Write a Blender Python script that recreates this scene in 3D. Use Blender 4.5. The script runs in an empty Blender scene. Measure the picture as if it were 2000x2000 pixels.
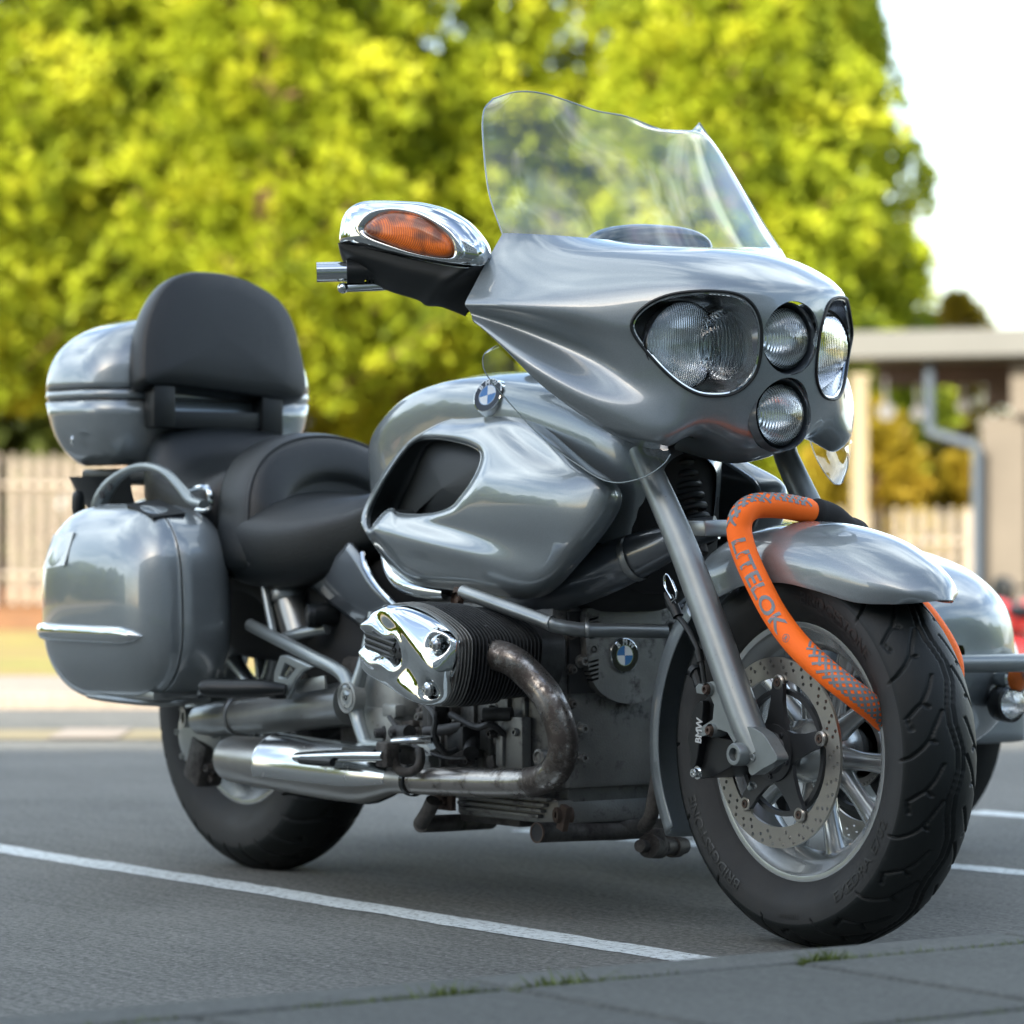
import bpy, bmesh, math, random
import numpy as np
from mathutils import Vector, Matrix, Quaternion
from mathutils.geometry import delaunay_2d_cdt
random.seed(7); RNG = np.random.default_rng(11)
scene = bpy.context.scene
PI = math.pi
R = math.radians

# ------------------------------------------------------------------ camera, sky, sun, exposure
TH = R(53.7)
CAM = np.array([5.248, -3.8605, 0.6816])
FPX, YH = 7083.0, 1021.0
AX = np.array([math.cos(TH), math.sin(TH), 0.0])      # to the right of the view
DP = np.array([-math.sin(TH), math.cos(TH), 0.0])     # into the view

cam_d = bpy.data.cameras.new('camera'); cam = bpy.data.objects.new('camera', cam_d)
scene.collection.objects.link(cam); scene.camera = cam
cam.location = CAM
cam.rotation_euler = (R(90), 0, TH)
cam_d.sensor_fit = 'HORIZONTAL'; cam_d.sensor_width = 24.0; cam_d.lens = 85.0
cam_d.shift_y = 0.0105
cam_d.clip_start = 0.1; cam_d.clip_end = 3000
cam_d.dof.use_dof = True; cam_d.dof.focus_distance = 5.82; cam_d.dof.aperture_fstop = 2.9
cam_d.dof.aperture_blades = 9

SUN_EL = R(27)
tr = 0.48 * AX + 0.877 * DP                            # where sunlight travels to, on the ground
sun_vec = Vector((-tr[0] * math.cos(SUN_EL), -tr[1] * math.cos(SUN_EL), math.sin(SUN_EL)))
sun_d = bpy.data.lights.new('sun', 'SUN'); sun = bpy.data.objects.new('sun', sun_d)
scene.collection.objects.link(sun)
sun_d.energy = 5.0; sun_d.angle = R(0.53); sun_d.color = (1.0, 0.90, 0.74)
sun.rotation_euler = sun_vec.to_track_quat('Z', 'Y').to_euler(); sun.location = (0, 0, 30)

world = bpy.data.worlds.new('World'); scene.world = world; world.use_nodes = True
wn, wl = world.node_tree.nodes, world.node_tree.links
wn.clear()
w_out = wn.new('ShaderNodeOutputWorld'); w_bg = wn.new('ShaderNodeBackground')
sky = wn.new('ShaderNodeTexSky'); sky.sky_type = 'NISHITA'; sky.sun_disc = False
sky.sun_elevation = SUN_EL
sky.sun_rotation = math.atan2(sun_vec.x, sun_vec.y)
sky.air_density = 1.0; sky.dust_density = 2.0; sky.ozone_density = 0.7
# broken fair-weather clouds
w_tc = wn.new('ShaderNodeTexCoord'); w_map = wn.new('ShaderNodeMapping'); w_map.inputs['Scale'].default_value = (1.2, 1.2, 3.4)
w_n = wn.new('ShaderNodeTexNoise'); w_n.inputs['Scale'].default_value = 1.5; w_n.inputs['Detail'].default_value = 4; w_n.inputs['Roughness'].default_value = 0.58
w_r = wn.new('ShaderNodeValToRGB'); w_r.color_ramp.elements[0].position = 0.46; w_r.color_ramp.elements[1].position = 0.78
w_mix = wn.new('ShaderNodeMix'); w_mix.data_type = 'RGBA'
w_mix.inputs['B'].default_value = (12.6, 13.6, 13.6, 1)
wl.new(w_tc.outputs['Generated'], w_map.inputs['Vector']); wl.new(w_map.outputs['Vector'], w_n.inputs['Vector'])
wl.new(w_n.outputs['Fac'], w_r.inputs['Fac']); wl.new(w_r.outputs['Color'], w_mix.inputs['Factor'])
wl.new(sky.outputs['Color'], w_mix.inputs['A']); wl.new(w_mix.outputs['Result'], w_bg.inputs['Color'])
w_bg.inputs['Strength'].default_value = 0.15
wl.new(w_bg.outputs['Background'], w_out.inputs['Surface'])

scene.view_settings.view_transform = 'Standard'; scene.view_settings.look = 'None'
scene.view_settings.exposure = 1.55; scene.view_settings.gamma = 1.0
scene.render.engine = 'CYCLES'
scene.cycles.max_bounces = 10; scene.cycles.transparent_max_bounces = 12
scene.render.resolution_x = 1024; scene.render.resolution_y = 1024

# ------------------------------------------------------------------ measuring helpers
def ray(px, py):
    return DP + (px - 1000) / FPX * AX + np.array([0, 0, (YH - py) / FPX])
def P(px, py, Y):      # the point at lateral distance Y from the bike's centre plane seen at that spot of the photo
    q = ray(px, py); t = (Y - CAM[1]) / q[1]; return tuple(CAM + t * q)
def PX(px, py, X):
    q = ray(px, py); t = (X - CAM[0]) / q[0]; return tuple(CAM + t * q)
def PL(px, py, p0, n):
    q = ray(px, py); p0 = np.array(p0); n = np.array(n); t = np.dot(p0 - CAM, n) / np.dot(q, n); return tuple(CAM + t * q)
def K(lat, t, z):      # a point lat metres right of and t metres in front of the viewpoint
    v = CAM + lat * AX + t * DP; return (v[0], v[1], z)
def c1(x, y): return (900 + x / 2.1467, 100 + y / 2.1467)
def c2(x, y): return (1200 + x / 2.415, 900 + y / 2.415)
def c3(x, y): return (600 + x / 2.76, 750 + y / 2.76)
def c4(x, y): return (400 + x / 2.0337, 1050 + y / 2.0337)
def c5(x, y): return (x / 2.415, 500 + y / 2.415)
def c6(x, y): return (200 + x / 2.76, 1200 + y / 2.76)
def c7(x, y): return (600 + x / 4.293, 350 + y / 4.293)
def c8(x, y): return (1200 + x / 2.415, 1200 + y / 2.415)
def c9(x, y): return (780 + x / 3.39, 1500 + y / 3.39)
def c10(x, y): return (480 + x / 4.392, 1100 + y / 4.392)

# ------------------------------------------------------------------ materials
MATS = {}
def new_mat(name):
    m = bpy.data.materials.new(name); m.use_nodes = True; m.node_tree.nodes.clear()
    n, l = m.node_tree.nodes, m.node_tree.links
    o = n.new('ShaderNodeOutputMaterial'); b = n.new('ShaderNodeBsdfPrincipled'); l.new(b.outputs['BSDF'], o.inputs['Surface'])
    MATS[name] = m
    return m, n, l, b, o
def noise_(n, l, scale, detail=5, rough=0.6, coord='Object', vec=None, scl=None):
    tc = n.new('ShaderNodeTexCoord'); t = n.new('ShaderNodeTexNoise')
    t.inputs['Scale'].default_value = scale; t.inputs['Detail'].default_value = detail; t.inputs['Roughness'].default_value = rough
    if scl:
        mp = n.new('ShaderNodeMapping'); mp.inputs['Scale'].default_value = scl
        l.new(tc.outputs[coord], mp.inputs['Vector']); l.new(mp.outputs['Vector'], t.inputs['Vector'])
    else: l.new(tc.outputs[coord], t.inputs['Vector'])
    return t
def ramp_(n, l, src, stops):
    r = n.new('ShaderNodeValToRGB'); e = r.color_ramp.elements
    while len(e) < len(stops): e.new(0.5)
    for k, (p, c) in enumerate(stops):
        e[k].position = p; e[k].color = (c, c, c, 1) if not hasattr(c, '__len__') else (*c, 1)
    l.new(src, r.inputs['Fac']); return r
def bump_(n, l, b, src, strength, dist):
    bp = n.new('ShaderNodeBump'); bp.inputs['Strength'].default_value = strength; bp.inputs['Distance'].default_value = dist
    l.new(src, bp.inputs['Height']); l.new(bp.outputs['Normal'], b.inputs['Normal']); return bp
SPECS = {'leather': 0.42, 'sidewall_rubber': 0.22, 'tread_rubber': 0.24, 'black_plastic': 0.35}
def simple(name, col, rough=0.5, metal=0.0, coat=0.0, var=0.0, vscale=8, bump=0.0, bscale=200, rvar=0.0, dirt=None, dscale=6, dlo=0.55, dhi=0.7, spec=None):
    m, n, l, b, o = new_mat(name)
    b.inputs['Base Color'].default_value = (*col, 1); b.inputs['Roughness'].default_value = rough
    b.inputs['Metallic'].default_value = metal; b.inputs['Coat Weight'].default_value = coat; b.inputs['Coat Roughness'].default_value = 0.04
    if name in SPECS: spec = SPECS[name]
    if spec is not None: b.inputs['Specular IOR Level'].default_value = spec
    csock = None
    if var:
        t = noise_(n, l, vscale)
        r = ramp_(n, l, t.outputs['Fac'], [(0.3, tuple(c * (1 - var) for c in col)), (0.7, tuple(min(1, c * (1 + var)) for c in col))])
        csock = r.outputs['Color']
    if dirt:
        t = noise_(n, l, dscale, 9, 0.72); r = ramp_(n, l, t.outputs['Fac'], [(dlo, 0.0), (dhi, 1.0)])
        mx = n.new('ShaderNodeMix'); mx.data_type = 'RGBA'; mx.inputs['A'].default_value = (*col, 1); mx.inputs['B'].default_value = (*dirt, 1)
        if csock: l.new(csock, mx.inputs['A'])
        l.new(r.outputs['Color'], mx.inputs['Factor']); csock = mx.outputs['Result']
        rr = ramp_(n, l, r.outputs['Color'], [(0.0, rough), (1.0, min(1, rough + 0.35))]); l.new(rr.outputs['Color'], b.inputs['Roughness'])
        if metal: 
            mm = ramp_(n, l, r.outputs['Color'], [(0.0, metal), (1.0, metal * 0.25)]); l.new(mm.outputs['Color'], b.inputs['Metallic'])
    if csock: l.new(csock, b.inputs['Base Color'])
    if rvar and not dirt:
        t = noise_(n, l, vscale * 1.7, 6); r = ramp_(n, l, t.outputs['Fac'], [(0.3, max(0.02, rough - rvar)), (0.7, rough + rvar)]); l.new(r.outputs['Color'], b.inputs['Roughness'])
    if bump:
        t = noise_(n, l, bscale, 3); bump_(n, l, b, t.outputs['Fac'], 1.0, bump)
    return m

def make_paint():
    m, n, l, b, o = new_mat('silver_paint')
    b.inputs['Metallic'].default_value = 0.5; b.inputs['Roughness'].default_value = 0.36
    b.inputs['Coat Weight'].default_value = 1.0; b.inputs['Coat Roughness'].default_value = 0.02; b.inputs['Coat IOR'].default_value = 1.6
    fl = noise_(n, l, 1500, 2); r = ramp_(n, l, fl.outputs['Fac'], [(0.30, (0.148, 0.174, 0.186)), (0.70, (0.250, 0.283, 0.300))])
    l.new(r.outputs['Color'], b.inputs['Base Color'])
    du = noise_(n, l, 34, 8, 0.7); rr = ramp_(n, l, du.outputs['Fac'], [(0.35, 0.012), (0.72, 0.06)])
    l.new(rr.outputs['Color'], b.inputs['Coat Roughness'])
    return m
make_paint()
simple('dark_silver_paint', (0.10, 0.115, 0.13), 0.3, 0.5, coat=1.0)
simple('black_plastic', (0.008, 0.010, 0.011), 0.42, 0, var=0.2, bump=0.0002, bscale=900)
simple('caliper_grey', (0.010, 0.011, 0.012), 0.38, 0.3, var=0.2)
simple('gloss_black', (0.008, 0.009, 0.010), 0.18, 0)
simple('recess_grey', (0.016, 0.020, 0.022), 0.55, 0)
simple('leather', (0.003, 0.005, 0.006), 0.35, 0, var=0.15, bump=0.0011, bscale=420, spec=0.5)
simple('chrome', (0.58, 0.61, 0.615), 0.045, 1, rvar=0.02, vscale=20)
simple('chrome_scuffed', (0.58, 0.60, 0.60), 0.19, 1, dirt=(0.10, 0.09, 0.08), dscale=22, dlo=0.58, dhi=0.75)
simple('steel_tube', (0.27, 0.285, 0.285), 0.33, 0.75, var=0.12, vscale=15, dirt=(0.16, 0.09, 0.045), dscale=17, dlo=0.66, dhi=0.74)
simple('frame_paint', (0.23, 0.26, 0.265), 0.34, 0.6, coat=0.4, var=0.06)
simple('cast_aluminium', (0.15, 0.15, 0.142), 0.47, 0.55, var=0.16, vscale=14, bump=0.0005, bscale=260, dirt=(0.045, 0.042, 0.04), dscale=24, dlo=0.54, dhi=0.66)
simple('grimy_cast', (0.065, 0.06, 0.055), 0.6, 0.35, var=0.35, vscale=10, bump=0.0008, bscale=180, dirt=(0.02, 0.018, 0.017), dscale=12, dlo=0.45, dhi=0.62)
simple('pale_cast', (0.27, 0.285, 0.275), 0.42, 0.4, var=0.1, dirt=(0.12, 0.11, 0.1), dscale=30, dlo=0.6, dhi=0.72)
simple('fork_alloy', (0.20, 0.22, 0.22), 0.42, 0.6, coat=0.2, var=0.08, vscale=24, dirt=(0.12, 0.12, 0.12), dscale=60, dlo=0.62, dhi=0.72)
simple('wheel_alloy', (0.40, 0.42, 0.42), 0.26, 0.7, coat=0.35, var=0.08, vscale=12)
simple('black_fins', (0.030, 0.031, 0.032), 0.5, 0.3, var=0.4, vscale=60, bump=0.0004, bscale=500)
simple('exhaust_burnt', (0.30, 0.285, 0.265), 0.30, 0.85, var=0.15, vscale=9, dirt=(0.030, 0.025, 0.023), dscale=13, dlo=0.46, dhi=0.52)
simple('exhaust_steel', (0.34, 0.335, 0.32), 0.33, 0.92, var=0.12, vscale=6, rvar=0.08)
simple('rust', (0.060, 0.038, 0.027), 0.75, 0.2, var=0.4, vscale=40)
simple('disc_steel', (0.36, 0.34, 0.31), 0.30, 0.9)
simple('disc_carrier', (0.035, 0.037, 0.039), 0.42, 0.3, var=0.2)
simple('sidewall_rubber', (0.030, 0.031, 0.031), 0.60, 0, var=0.22, vscale=9, bump=0.0003, bscale=380, dirt=(0.050, 0.048, 0.044), dscale=7, dlo=0.48, dhi=0.85)
simple('tread_rubber', (0.007, 0.009, 0.009), 0.50, 0, var=0.2, vscale=12, bump=0.0004, bscale=500, dirt=(0.03, 0.03, 0.028), dscale=45, dlo=0.62, dhi=0.9)
simple('tyre_letter', (0.013, 0.013, 0.013), 0.42, 0)
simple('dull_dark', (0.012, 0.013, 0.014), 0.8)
simple('white_enamel', (0.72, 0.74, 0.75), 0.25, 0, coat=0.6)
simple('blue_enamel', (0.018, 0.145, 0.40), 0.25, 0, coat=0.6)
simple('letter_silver', (0.55, 0.56, 0.57), 0.35, 0.6)
simple('orange_cloth', (1.0, 0.155, 0.008), 0.62, 0, bump=0.0004, bscale=1500, spec=0.3)
simple('grey_print', (0.165, 0.175, 0.185), 0.5, 0)
simple('black_cloth', (0.010, 0.011, 0.012), 0.9, 0, bump=0.0006, bscale=600)
simple('red_paint', (0.55, 0.02, 0.015), 0.3, 0, coat=1.0)
simple('white_lamp', (0.8, 0.8, 0.8), 0.4)
simple('cream_metal', (0.26, 0.225, 0.15), 0.5, 0, var=0.05)
simple('fence_paint', (0.30, 0.265, 0.215), 0.55, 0, var=0.08, vscale=3)
simple('fascia', (0.075, 0.08, 0.076), 0.5, 0, var=0.06, vscale=1)
simple('beige_render', (0.105, 0.092, 0.074), 0.8, 0, var=0.12, vscale=1.5)
simple('brown_wall', (0.09, 0.06, 0.045), 0.8, 0, var=0.2, vscale=2)
simple('roller_door', (0.11, 0.112, 0.11), 0.5, 0, var=0.05)
simple('pipe_blue', (0.05, 0.07, 0.095), 0.5, 0)
simple('bark', (0.14, 0.075, 0.04), 0.9, 0, var=0.35, vscale=14, bump=0.01, bscale=30)
simple('cladding', (0.30, 0.31, 0.33), 0.6, 0, var=0.1, vscale=0.6)
simple('window_glass', (0.05, 0.07, 0.09), 0.06, 0, spec=0.8)
simple('brick_wall', (0.22, 0.12, 0.08), 0.85, 0, var=0.25, vscale=3)
simple('moss', (0.08, 0.11, 0.015), 0.9, 0, var=0.5, vscale=50)
simple('leaf_litter', (0.17, 0.075, 0.03), 0.9, 0, var=0.4, vscale=30)

def make_glass(name, rough=0.0, tint=(1, 1, 1), ior=1.45, film=0.0, bumpw=None):
    m, n, l, b, o = new_mat(name)
    b.inputs['Base Color'].default_value = (*tint, 1); b.inputs['Roughness'].default_value = rough
    b.inputs['Transmission Weight'].default_value = 1.0; b.inputs['IOR'].default_value = ior
    if film:
        t = noise_(n, l, 5, 2); r = n.new('ShaderNodeMapRange'); r.inputs['To Min'].default_value = 250; r.inputs['To Max'].default_value = 900
        l.new(t.outputs['Fac'], r.inputs['Value']); l.new(r.outputs['Result'], b.inputs['Thin Film Thickness'])
        b.inputs['Thin Film IOR'].default_value = film
    if bumpw:
        tc = n.new('ShaderNodeTexCoord'); w = n.new('ShaderNodeTexWave'); w.wave_type = 'BANDS'; w.bands_direction = 'Y'
        w.inputs['Scale'].default_value = bumpw; w.inputs['Distortion'].default_value = 0.4
        l.new(tc.outputs['Object'], w.inputs['Vector']); bump_(n, l, b, w.outputs['Fac'], 0.6, 0.0009)
    return m
def make_screen(name, film=0.0, gain=1.9):
    # thin clear acrylic sheet: sees straight through it, with a grazing reflection of its own
    m = bpy.data.materials.new(name); m.use_nodes = True; n, l = m.node_tree.nodes, m.node_tree.links; n.clear(); MATS[name] = m
    o = n.new('ShaderNodeOutputMaterial'); mx = n.new('ShaderNodeMixShader'); t = n.new('ShaderNodeBsdfTransparent')
    t.inputs['Color'].default_value = (0.90, 0.935, 0.945, 1)
    g = n.new('ShaderNodeBsdfPrincipled'); g.inputs['Metallic'].default_value = 1.0; g.inputs['Roughness'].default_value = 0.015
    g.inputs['Base Color'].default_value = (0.96, 0.98, 1, 1)
    fr = n.new('ShaderNodeFresnel'); fr.inputs['IOR'].default_value = 1.5
    ad = n.new('ShaderNodeMath'); ad.operation = 'MULTIPLY_ADD'; ad.inputs[1].default_value = gain; ad.inputs[2].default_value = 0.03 if gain > 1 else 0.0; ad.use_clamp = True
    l.new(fr.outputs['Fac'], ad.inputs[0]); l.new(ad.outputs['Value'], mx.inputs['Fac'])
    l.new(t.outputs['BSDF'], mx.inputs[1]); l.new(g.outputs['BSDF'], mx.inputs[2]); l.new(mx.outputs['Shader'], o.inputs['Surface'])
    if film:
        tn = noise_(n, l, 6, 2); rp = n.new('ShaderNodeValToRGB'); e = rp.color_ramp.elements
        cols = [(0.25, (0.95, 1, 1)), (0.38, (0.85, 1, 0.9)), (0.46, (1, 0.9, 1)), (0.54, (0.88, 0.97, 1)), (0.62, (1, 0.92, 0.88)), (0.75, (0.95, 1, 1))]
        while len(e) < len(cols): e.new(0.5)
        for k, (p_, c_) in enumerate(cols): e[k].position = p_; e[k].color = (*c_, 1)
        l.new(tn.outputs['Fac'], rp.inputs['Fac']); l.new(rp.outputs['Color'], g.inputs['Base Color'])
    return m
make_screen('screen_acrylic', 1); make_screen('clear_acrylic', 0, 1.6)
make_glass('lamp_glass', 0.0, (0.97, 1, 1), 1.45, bumpw=75)
make_glass('fluted_glass', 0.02, (0.93, 0.98, 1), 1.45, bumpw=55)
make_glass('amber_glass', 0.06, (1.0, 0.22, 0.01), 1.45, bumpw=60)
simple('amber_core', (0.9, 0.19, 0.01), 0.35, 0.0, coat=1)
simple('reflector', (0.78, 0.80, 0.82), 0.2, 1)
simple('lamp_bowl', (0.80, 0.82, 0.84), 0.24, 0.95)

# ------------------------------------------------------------------ mesh helpers
def obj(name, verts, faces, mat, parent=None, smooth=True, label=None, mods=None, sharp=None, mats=None, mi=None):
    V = np.array(verts, dtype=float).reshape(-1, 3)
    piv = (V.min(0) + V.max(0)) / 2
    me = bpy.data.meshes.new(name)
    me.from_pydata([tuple(v) for v in (V - piv)], [], [tuple(int(i) for i in f) for f in faces])
    for mm in (mats or [mat]): me.materials.append(MATS[mm])
    if mi is not None: me.polygons.foreach_set('material_index', mi)
    if smooth:
        me.polygons.foreach_set('use_smooth', [True] * len(me.polygons))
        if sharp: me.set_sharp_from_angle(angle=R(sharp))
    me.validate(); me.update()
    o = bpy.data.objects.new(name, me); scene.collection.objects.link(o)
    off = np.zeros(3)
    if parent is not None:
        o.parent = parent; off = np.array(wloc(parent))
    o.location = piv - off
    if label: o['label'] = label
    if mods: mods(o)
    return o
def wloc(o):
    v = Vector(o.location)
    while o.parent is not None: o = o.parent; v = v + o.location
    return v
def thing(name, label, cat, loc=(0, 0, 0), group=None):
    o = bpy.data.objects.new(name, None); scene.collection.objects.link(o); o.location = loc; o.empty_display_size = 0.2
    tag(o, label, cat, group); return o
def tag(o, label=None, cat=None, group=None, kind=None):
    if label: o['label'] = label
    if cat: o['category'] = cat
    if group: o['group'] = group
    if kind: o['kind'] = kind
    return o

class MB:
    def __init__(s): s.v = []; s.f = []; s.m = []; s.cur = 0
    def add(s, v, f):
        b = len(s.v); s.v += [tuple(map(float, x)) for x in v]; s.f += [tuple(int(i) + b for i in q) for q in f]; s.m += [s.cur] * len(f); return s
    def mat(s, k): s.cur = k; return s
    def mirror(s):
        b = len(s.v); n = list(s.f); mm = list(s.m)
        s.v += [(x, -y, z) for x, y, z in s.v]; s.f += [tuple(i + b for i in reversed(q)) for q in n]; s.m += mm; return s
    def tube(s, pts, r, n=14, sub=6, caps=True, closed=False, ell=None): s.add(*tube_geo(pts, r, n, sub, caps, closed, ell)); return s
    def cyl(s, a, b, r, n=20, r2=None): s.add(*tube_geo([a, b], [r, r if r2 is None else r2], n, 1, True)); return s
    def box(s, c, h, rot=None, bev=0.15): s.add(*box_geo(c, h, rot, bev)); return s
    def lathe(s, prof, c, ax, n=48, a0=0, a1=2 * PI): s.add(*lathe_geo(prof, c, ax, n, a0, a1)); return s
    def ball(s, c, r, n=12): s.add(*ball_geo(c, r, n)); return s
    def plate(s, outer, holes, c, U, W, N, th, bev=0): s.add(*plate_geo(outer, holes, c, U, W, N, th)); return s
    def bolt(s, c, nrm, r=0.006, h=0.006):
        nrm = np.array(nrm, float); nrm /= np.linalg.norm(nrm); c = np.array(c, float)
        s.add(*lathe_geo([(0, h * 0.45), (r * .45, h * 0.45), (r * .5, h), (r * .9, h), (r, h * .8), (r, -h * .6), (r * 1.45, -h * .6), (r * 1.45, -h * .9)], c, nrm, 12)); return s
    def build(s, name, mat, parent=None, smooth=True, label=None, sharp=35, mods=None, mats=None):
        return obj(name, s.v, s.f, mat, parent, smooth, label, mods, sharp, mats, s.m if mats else None)

def cat_(p0, p1, p2, p3, t):
    t2 = t * t; t3 = t2 * t
    return 0.5 * ((2 * p1) + (-p0 + p2) * t + (2 * p0 - 5 * p1 + 4 * p2 - p3) * t2 + (-p0 + 3 * p1 - 3 * p2 + p3) * t3)
def spline(pts, sub=6, closed=False):
    p = np.array(pts, float); n = len(p)
    if n < 3 and not closed:
        return np.array([p[0] + (p[-1] - p[0]) * k / sub for k in range(sub + 1)])
    out = []
    for i in range(n if closed else n - 1):
        if closed: a, b, c, d = p[(i - 1) % n], p[i], p[(i + 1) % n], p[(i + 2) % n]
        else:
            b, c = p[i], p[i + 1]; a = p[i - 1] if i else 2 * b - c; d = p[i + 2] if i + 2 < n else 2 * c - b
        for k in range(sub): out.append(cat_(a, b, c, d, k / sub))
    if not closed: out.append(p[-1])
    return np.array(out)
def resamp(pts, N, closed=False, sub=8):
    q = spline(pts, sub, closed)
    if closed: q = np.vstack([q, q[:1]])
    L = np.concatenate([[0], np.cumsum(np.linalg.norm(np.diff(q, axis=0), axis=1))])
    s = np.linspace(0, L[-1], N + 1 if closed else N)
    r = np.stack([np.interp(s, L, q[:, k]) for k in range(q.shape[1])], 1)
    return r[:-1] if closed else r
def frames(c, closed=False):
    T = np.gradient(c, axis=0) if not closed else (np.roll(c, -1, 0) - np.roll(c, 1, 0))
    T /= np.linalg.norm(T, axis=1)[:, None] + 1e-12
    up = np.array([0, 0, 1.0])
    if abs(T[0] @ up) > 0.9: up = np.array([0, 1.0, 0])
    N = up - (up @ T[0]) * T[0]; N /= np.linalg.norm(N); NN = [N]
    for i in range(1, len(c)):
        v = NN[-1] - (NN[-1] @ T[i]) * T[i]; v /= np.linalg.norm(v) + 1e-12; NN.append(v)
    NN = np.array(NN); return T, NN, np.cross(T, NN)
def tube_geo(pts, r, n=14, sub=6, caps=True, closed=False, ell=None):
    pts = np.array(pts, float); rr = np.full(len(pts), r, float) if not hasattr(r, '__len__') else np.array(r, float)
    q = spline(np.hstack([pts, rr[:, None]]), sub, closed); c, rad = q[:, :3], np.maximum(q[:, 3], 1e-5)
    T, N, B = frames(c, closed); a = np.linspace(0, 2 * PI, n, endpoint=False)
    e1, e2 = ell or (1, 1)
    V = (c[:, None, :] + rad[:, None, None] * (e1 * np.cos(a)[None, :, None] * N[:, None, :] + e2 * np.sin(a)[None, :, None] * B[:, None, :])).reshape(-1, 3)
    m = len(c); F = []
    for i in range(m if closed else m - 1):
        i2 = (i + 1) % m
        for j in range(n): F.append((i * n + j, i * n + (j + 1) % n, i2 * n + (j + 1) % n, i2 * n + j))
    V = [tuple(v) for v in V]
    if caps and not closed: F.append(tuple(range(n - 1, -1, -1))); F.append(tuple((m - 1) * n + j for j in range(n)))
    return V, F
def basis(ax):
    ax = np.array(ax, float); ax /= np.linalg.norm(ax)
    u = np.array([0, 0, 1.0]) if abs(ax[2]) < 0.9 else np.array([1.0, 0, 0])
    u = u - (u @ ax) * ax; u /= np.linalg.norm(u); return ax, u, np.cross(ax, u)
def lathe_geo(prof, c, ax, n=48, a0=0, a1=2 * PI):
    ax, u, w = basis(ax); c = np.array(c, float); full = abs(a1 - a0 - 2 * PI) < 1e-6
    A = np.linspace(a0, a1, n, endpoint=not full); V = []; F = []
    for r, h in prof:
        for a in A: V.append(c + ax * h + r * (math.cos(a) * u + math.sin(a) * w))
    m = len(prof)
    for i in range(m - 1):
        for j in range(n if full else n - 1):
            k = (j + 1) % n; F.append((i * n + j, i * n + k, (i + 1) * n + k, (i + 1) * n + j))
    return V, F
def ball_geo(c, r, n=12):
    c = np.array(c, float); r = np.array(r if hasattr(r, '__len__') else (r, r, r), float); V = []; F = []
    m = n // 2 + 1
    for i in range(m + 1):
        p = PI * i / m
        for j in range(n):
            a = 2 * PI * j / n; V.append(c + r * np.array([math.sin(p) * math.cos(a), math.sin(p) * math.sin(a), math.cos(p)]))
    for i in range(m):
        for j in range(n): F.append((i * n + j, (i + 1) * n + j, (i + 1) * n + (j + 1) % n, i * n + (j + 1) % n))
    return V, F
def box_geo(c, h, rot=None, bev=0.15):
    c = np.array(c, float); h = np.array(h, float); b = min(h) * bev * 2 if bev else 0
    bm = bmesh.new(); bmesh.ops.create_cube(bm, size=2.0)
    for v in bm.verts: v.co = Vector((v.co.x * h[0], v.co.y * h[1], v.co.z * h[2]))
    if b: bmesh.ops.bevel(bm, geom=bm.edges[:] , offset=b / 2, segments=2, affect='EDGES', profile=0.5)
    if rot is not None:
        M = rot if isinstance(rot, Matrix) else Matrix.Rotation(rot, 3, 'Z')
        for v in bm.verts: v.co = M @ v.co
    V = [tuple(np.array(v.co) + c) for v in bm.verts]; bm.verts.index_update(); F = [tuple(v.index for v in f.verts) for f in bm.faces]; bm.free()
    return V, F
def plate_geo(outer, holes, c, U, W, N, th):
    """flat plate with real holes; outer/holes are 2-D point lists in the (U, W) plane, th its thickness along N"""
    c, U, W, N = (np.array(x, float) for x in (c, U, W, N)); loops = [list(outer)] + [list(h) for h in holes]
    pts = []; edges = []; idx = []
    for lp in loops:
        b = len(pts); pts += [Vector((p[0], p[1])) for p in lp]; n = len(lp); idx.append((b, n)); edges += [(b + i, b + (i + 1) % n) for i in range(n)]
    vo, eo, fo, ov, oe, of = delaunay_2d_cdt(pts, edges, [], 0, 1e-7)
    def inside(p, lp):
        r = False; j = len(lp) - 1
        for i in range(len(lp)):
            if (lp[i][1] > p[1]) != (lp[j][1] > p[1]) and p[0] < (lp[j][0] - lp[i][0]) * (p[1] - lp[i][1]) / (lp[j][1] - lp[i][1]) + lp[i][0]: r = not r
            j = i
        return r
    T = []
    bb = [(min(p[0] for p in lp), max(p[0] for p in lp), min(p[1] for p in lp), max(p[1] for p in lp)) for lp in loops]
    for f in fo:
        m = (sum(vo[i].x for i in f) / len(f), sum(vo[i].y for i in f) / len(f))
        if not inside(m, loops[0]): continue
        if any(b[0] < m[0] < b[1] and b[2] < m[1] < b[3] and inside(m, lp) for b, lp in zip(bb[1:], loops[1:])): continue
        a = (vo[f[1]] - vo[f[0]]); b2 = (vo[f[2]] - vo[f[0]])
        T.append(f if a.x * b2.y - a.y * b2.x > 0 else list(reversed(f)))
    nv = len(vo); V = [c + U * v.x + W * v.y for v in vo] + [c + U * v.x + W * v.y + N * th for v in vo]
    F = [tuple(reversed(f)) for f in T] + [tuple(i + nv for i in f) for f in T]
    cnt = {}
    for f in T:
        for i in range(len(f)):
            e = (f[i], f[(i + 1) % len(f)]); cnt[e] = 1
    for (a, b) in cnt:
        if (b, a) not in cnt: F.append((a, b, b + nv, a + nv))
    return V, F
def circle(r, n=16, c=(0, 0), a0=0): return [(c[0] + r * math.cos(a0 + 2 * PI * k / n), c[1] + r * math.sin(a0 + 2 * PI * k / n)) for k in range(n)]
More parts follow.
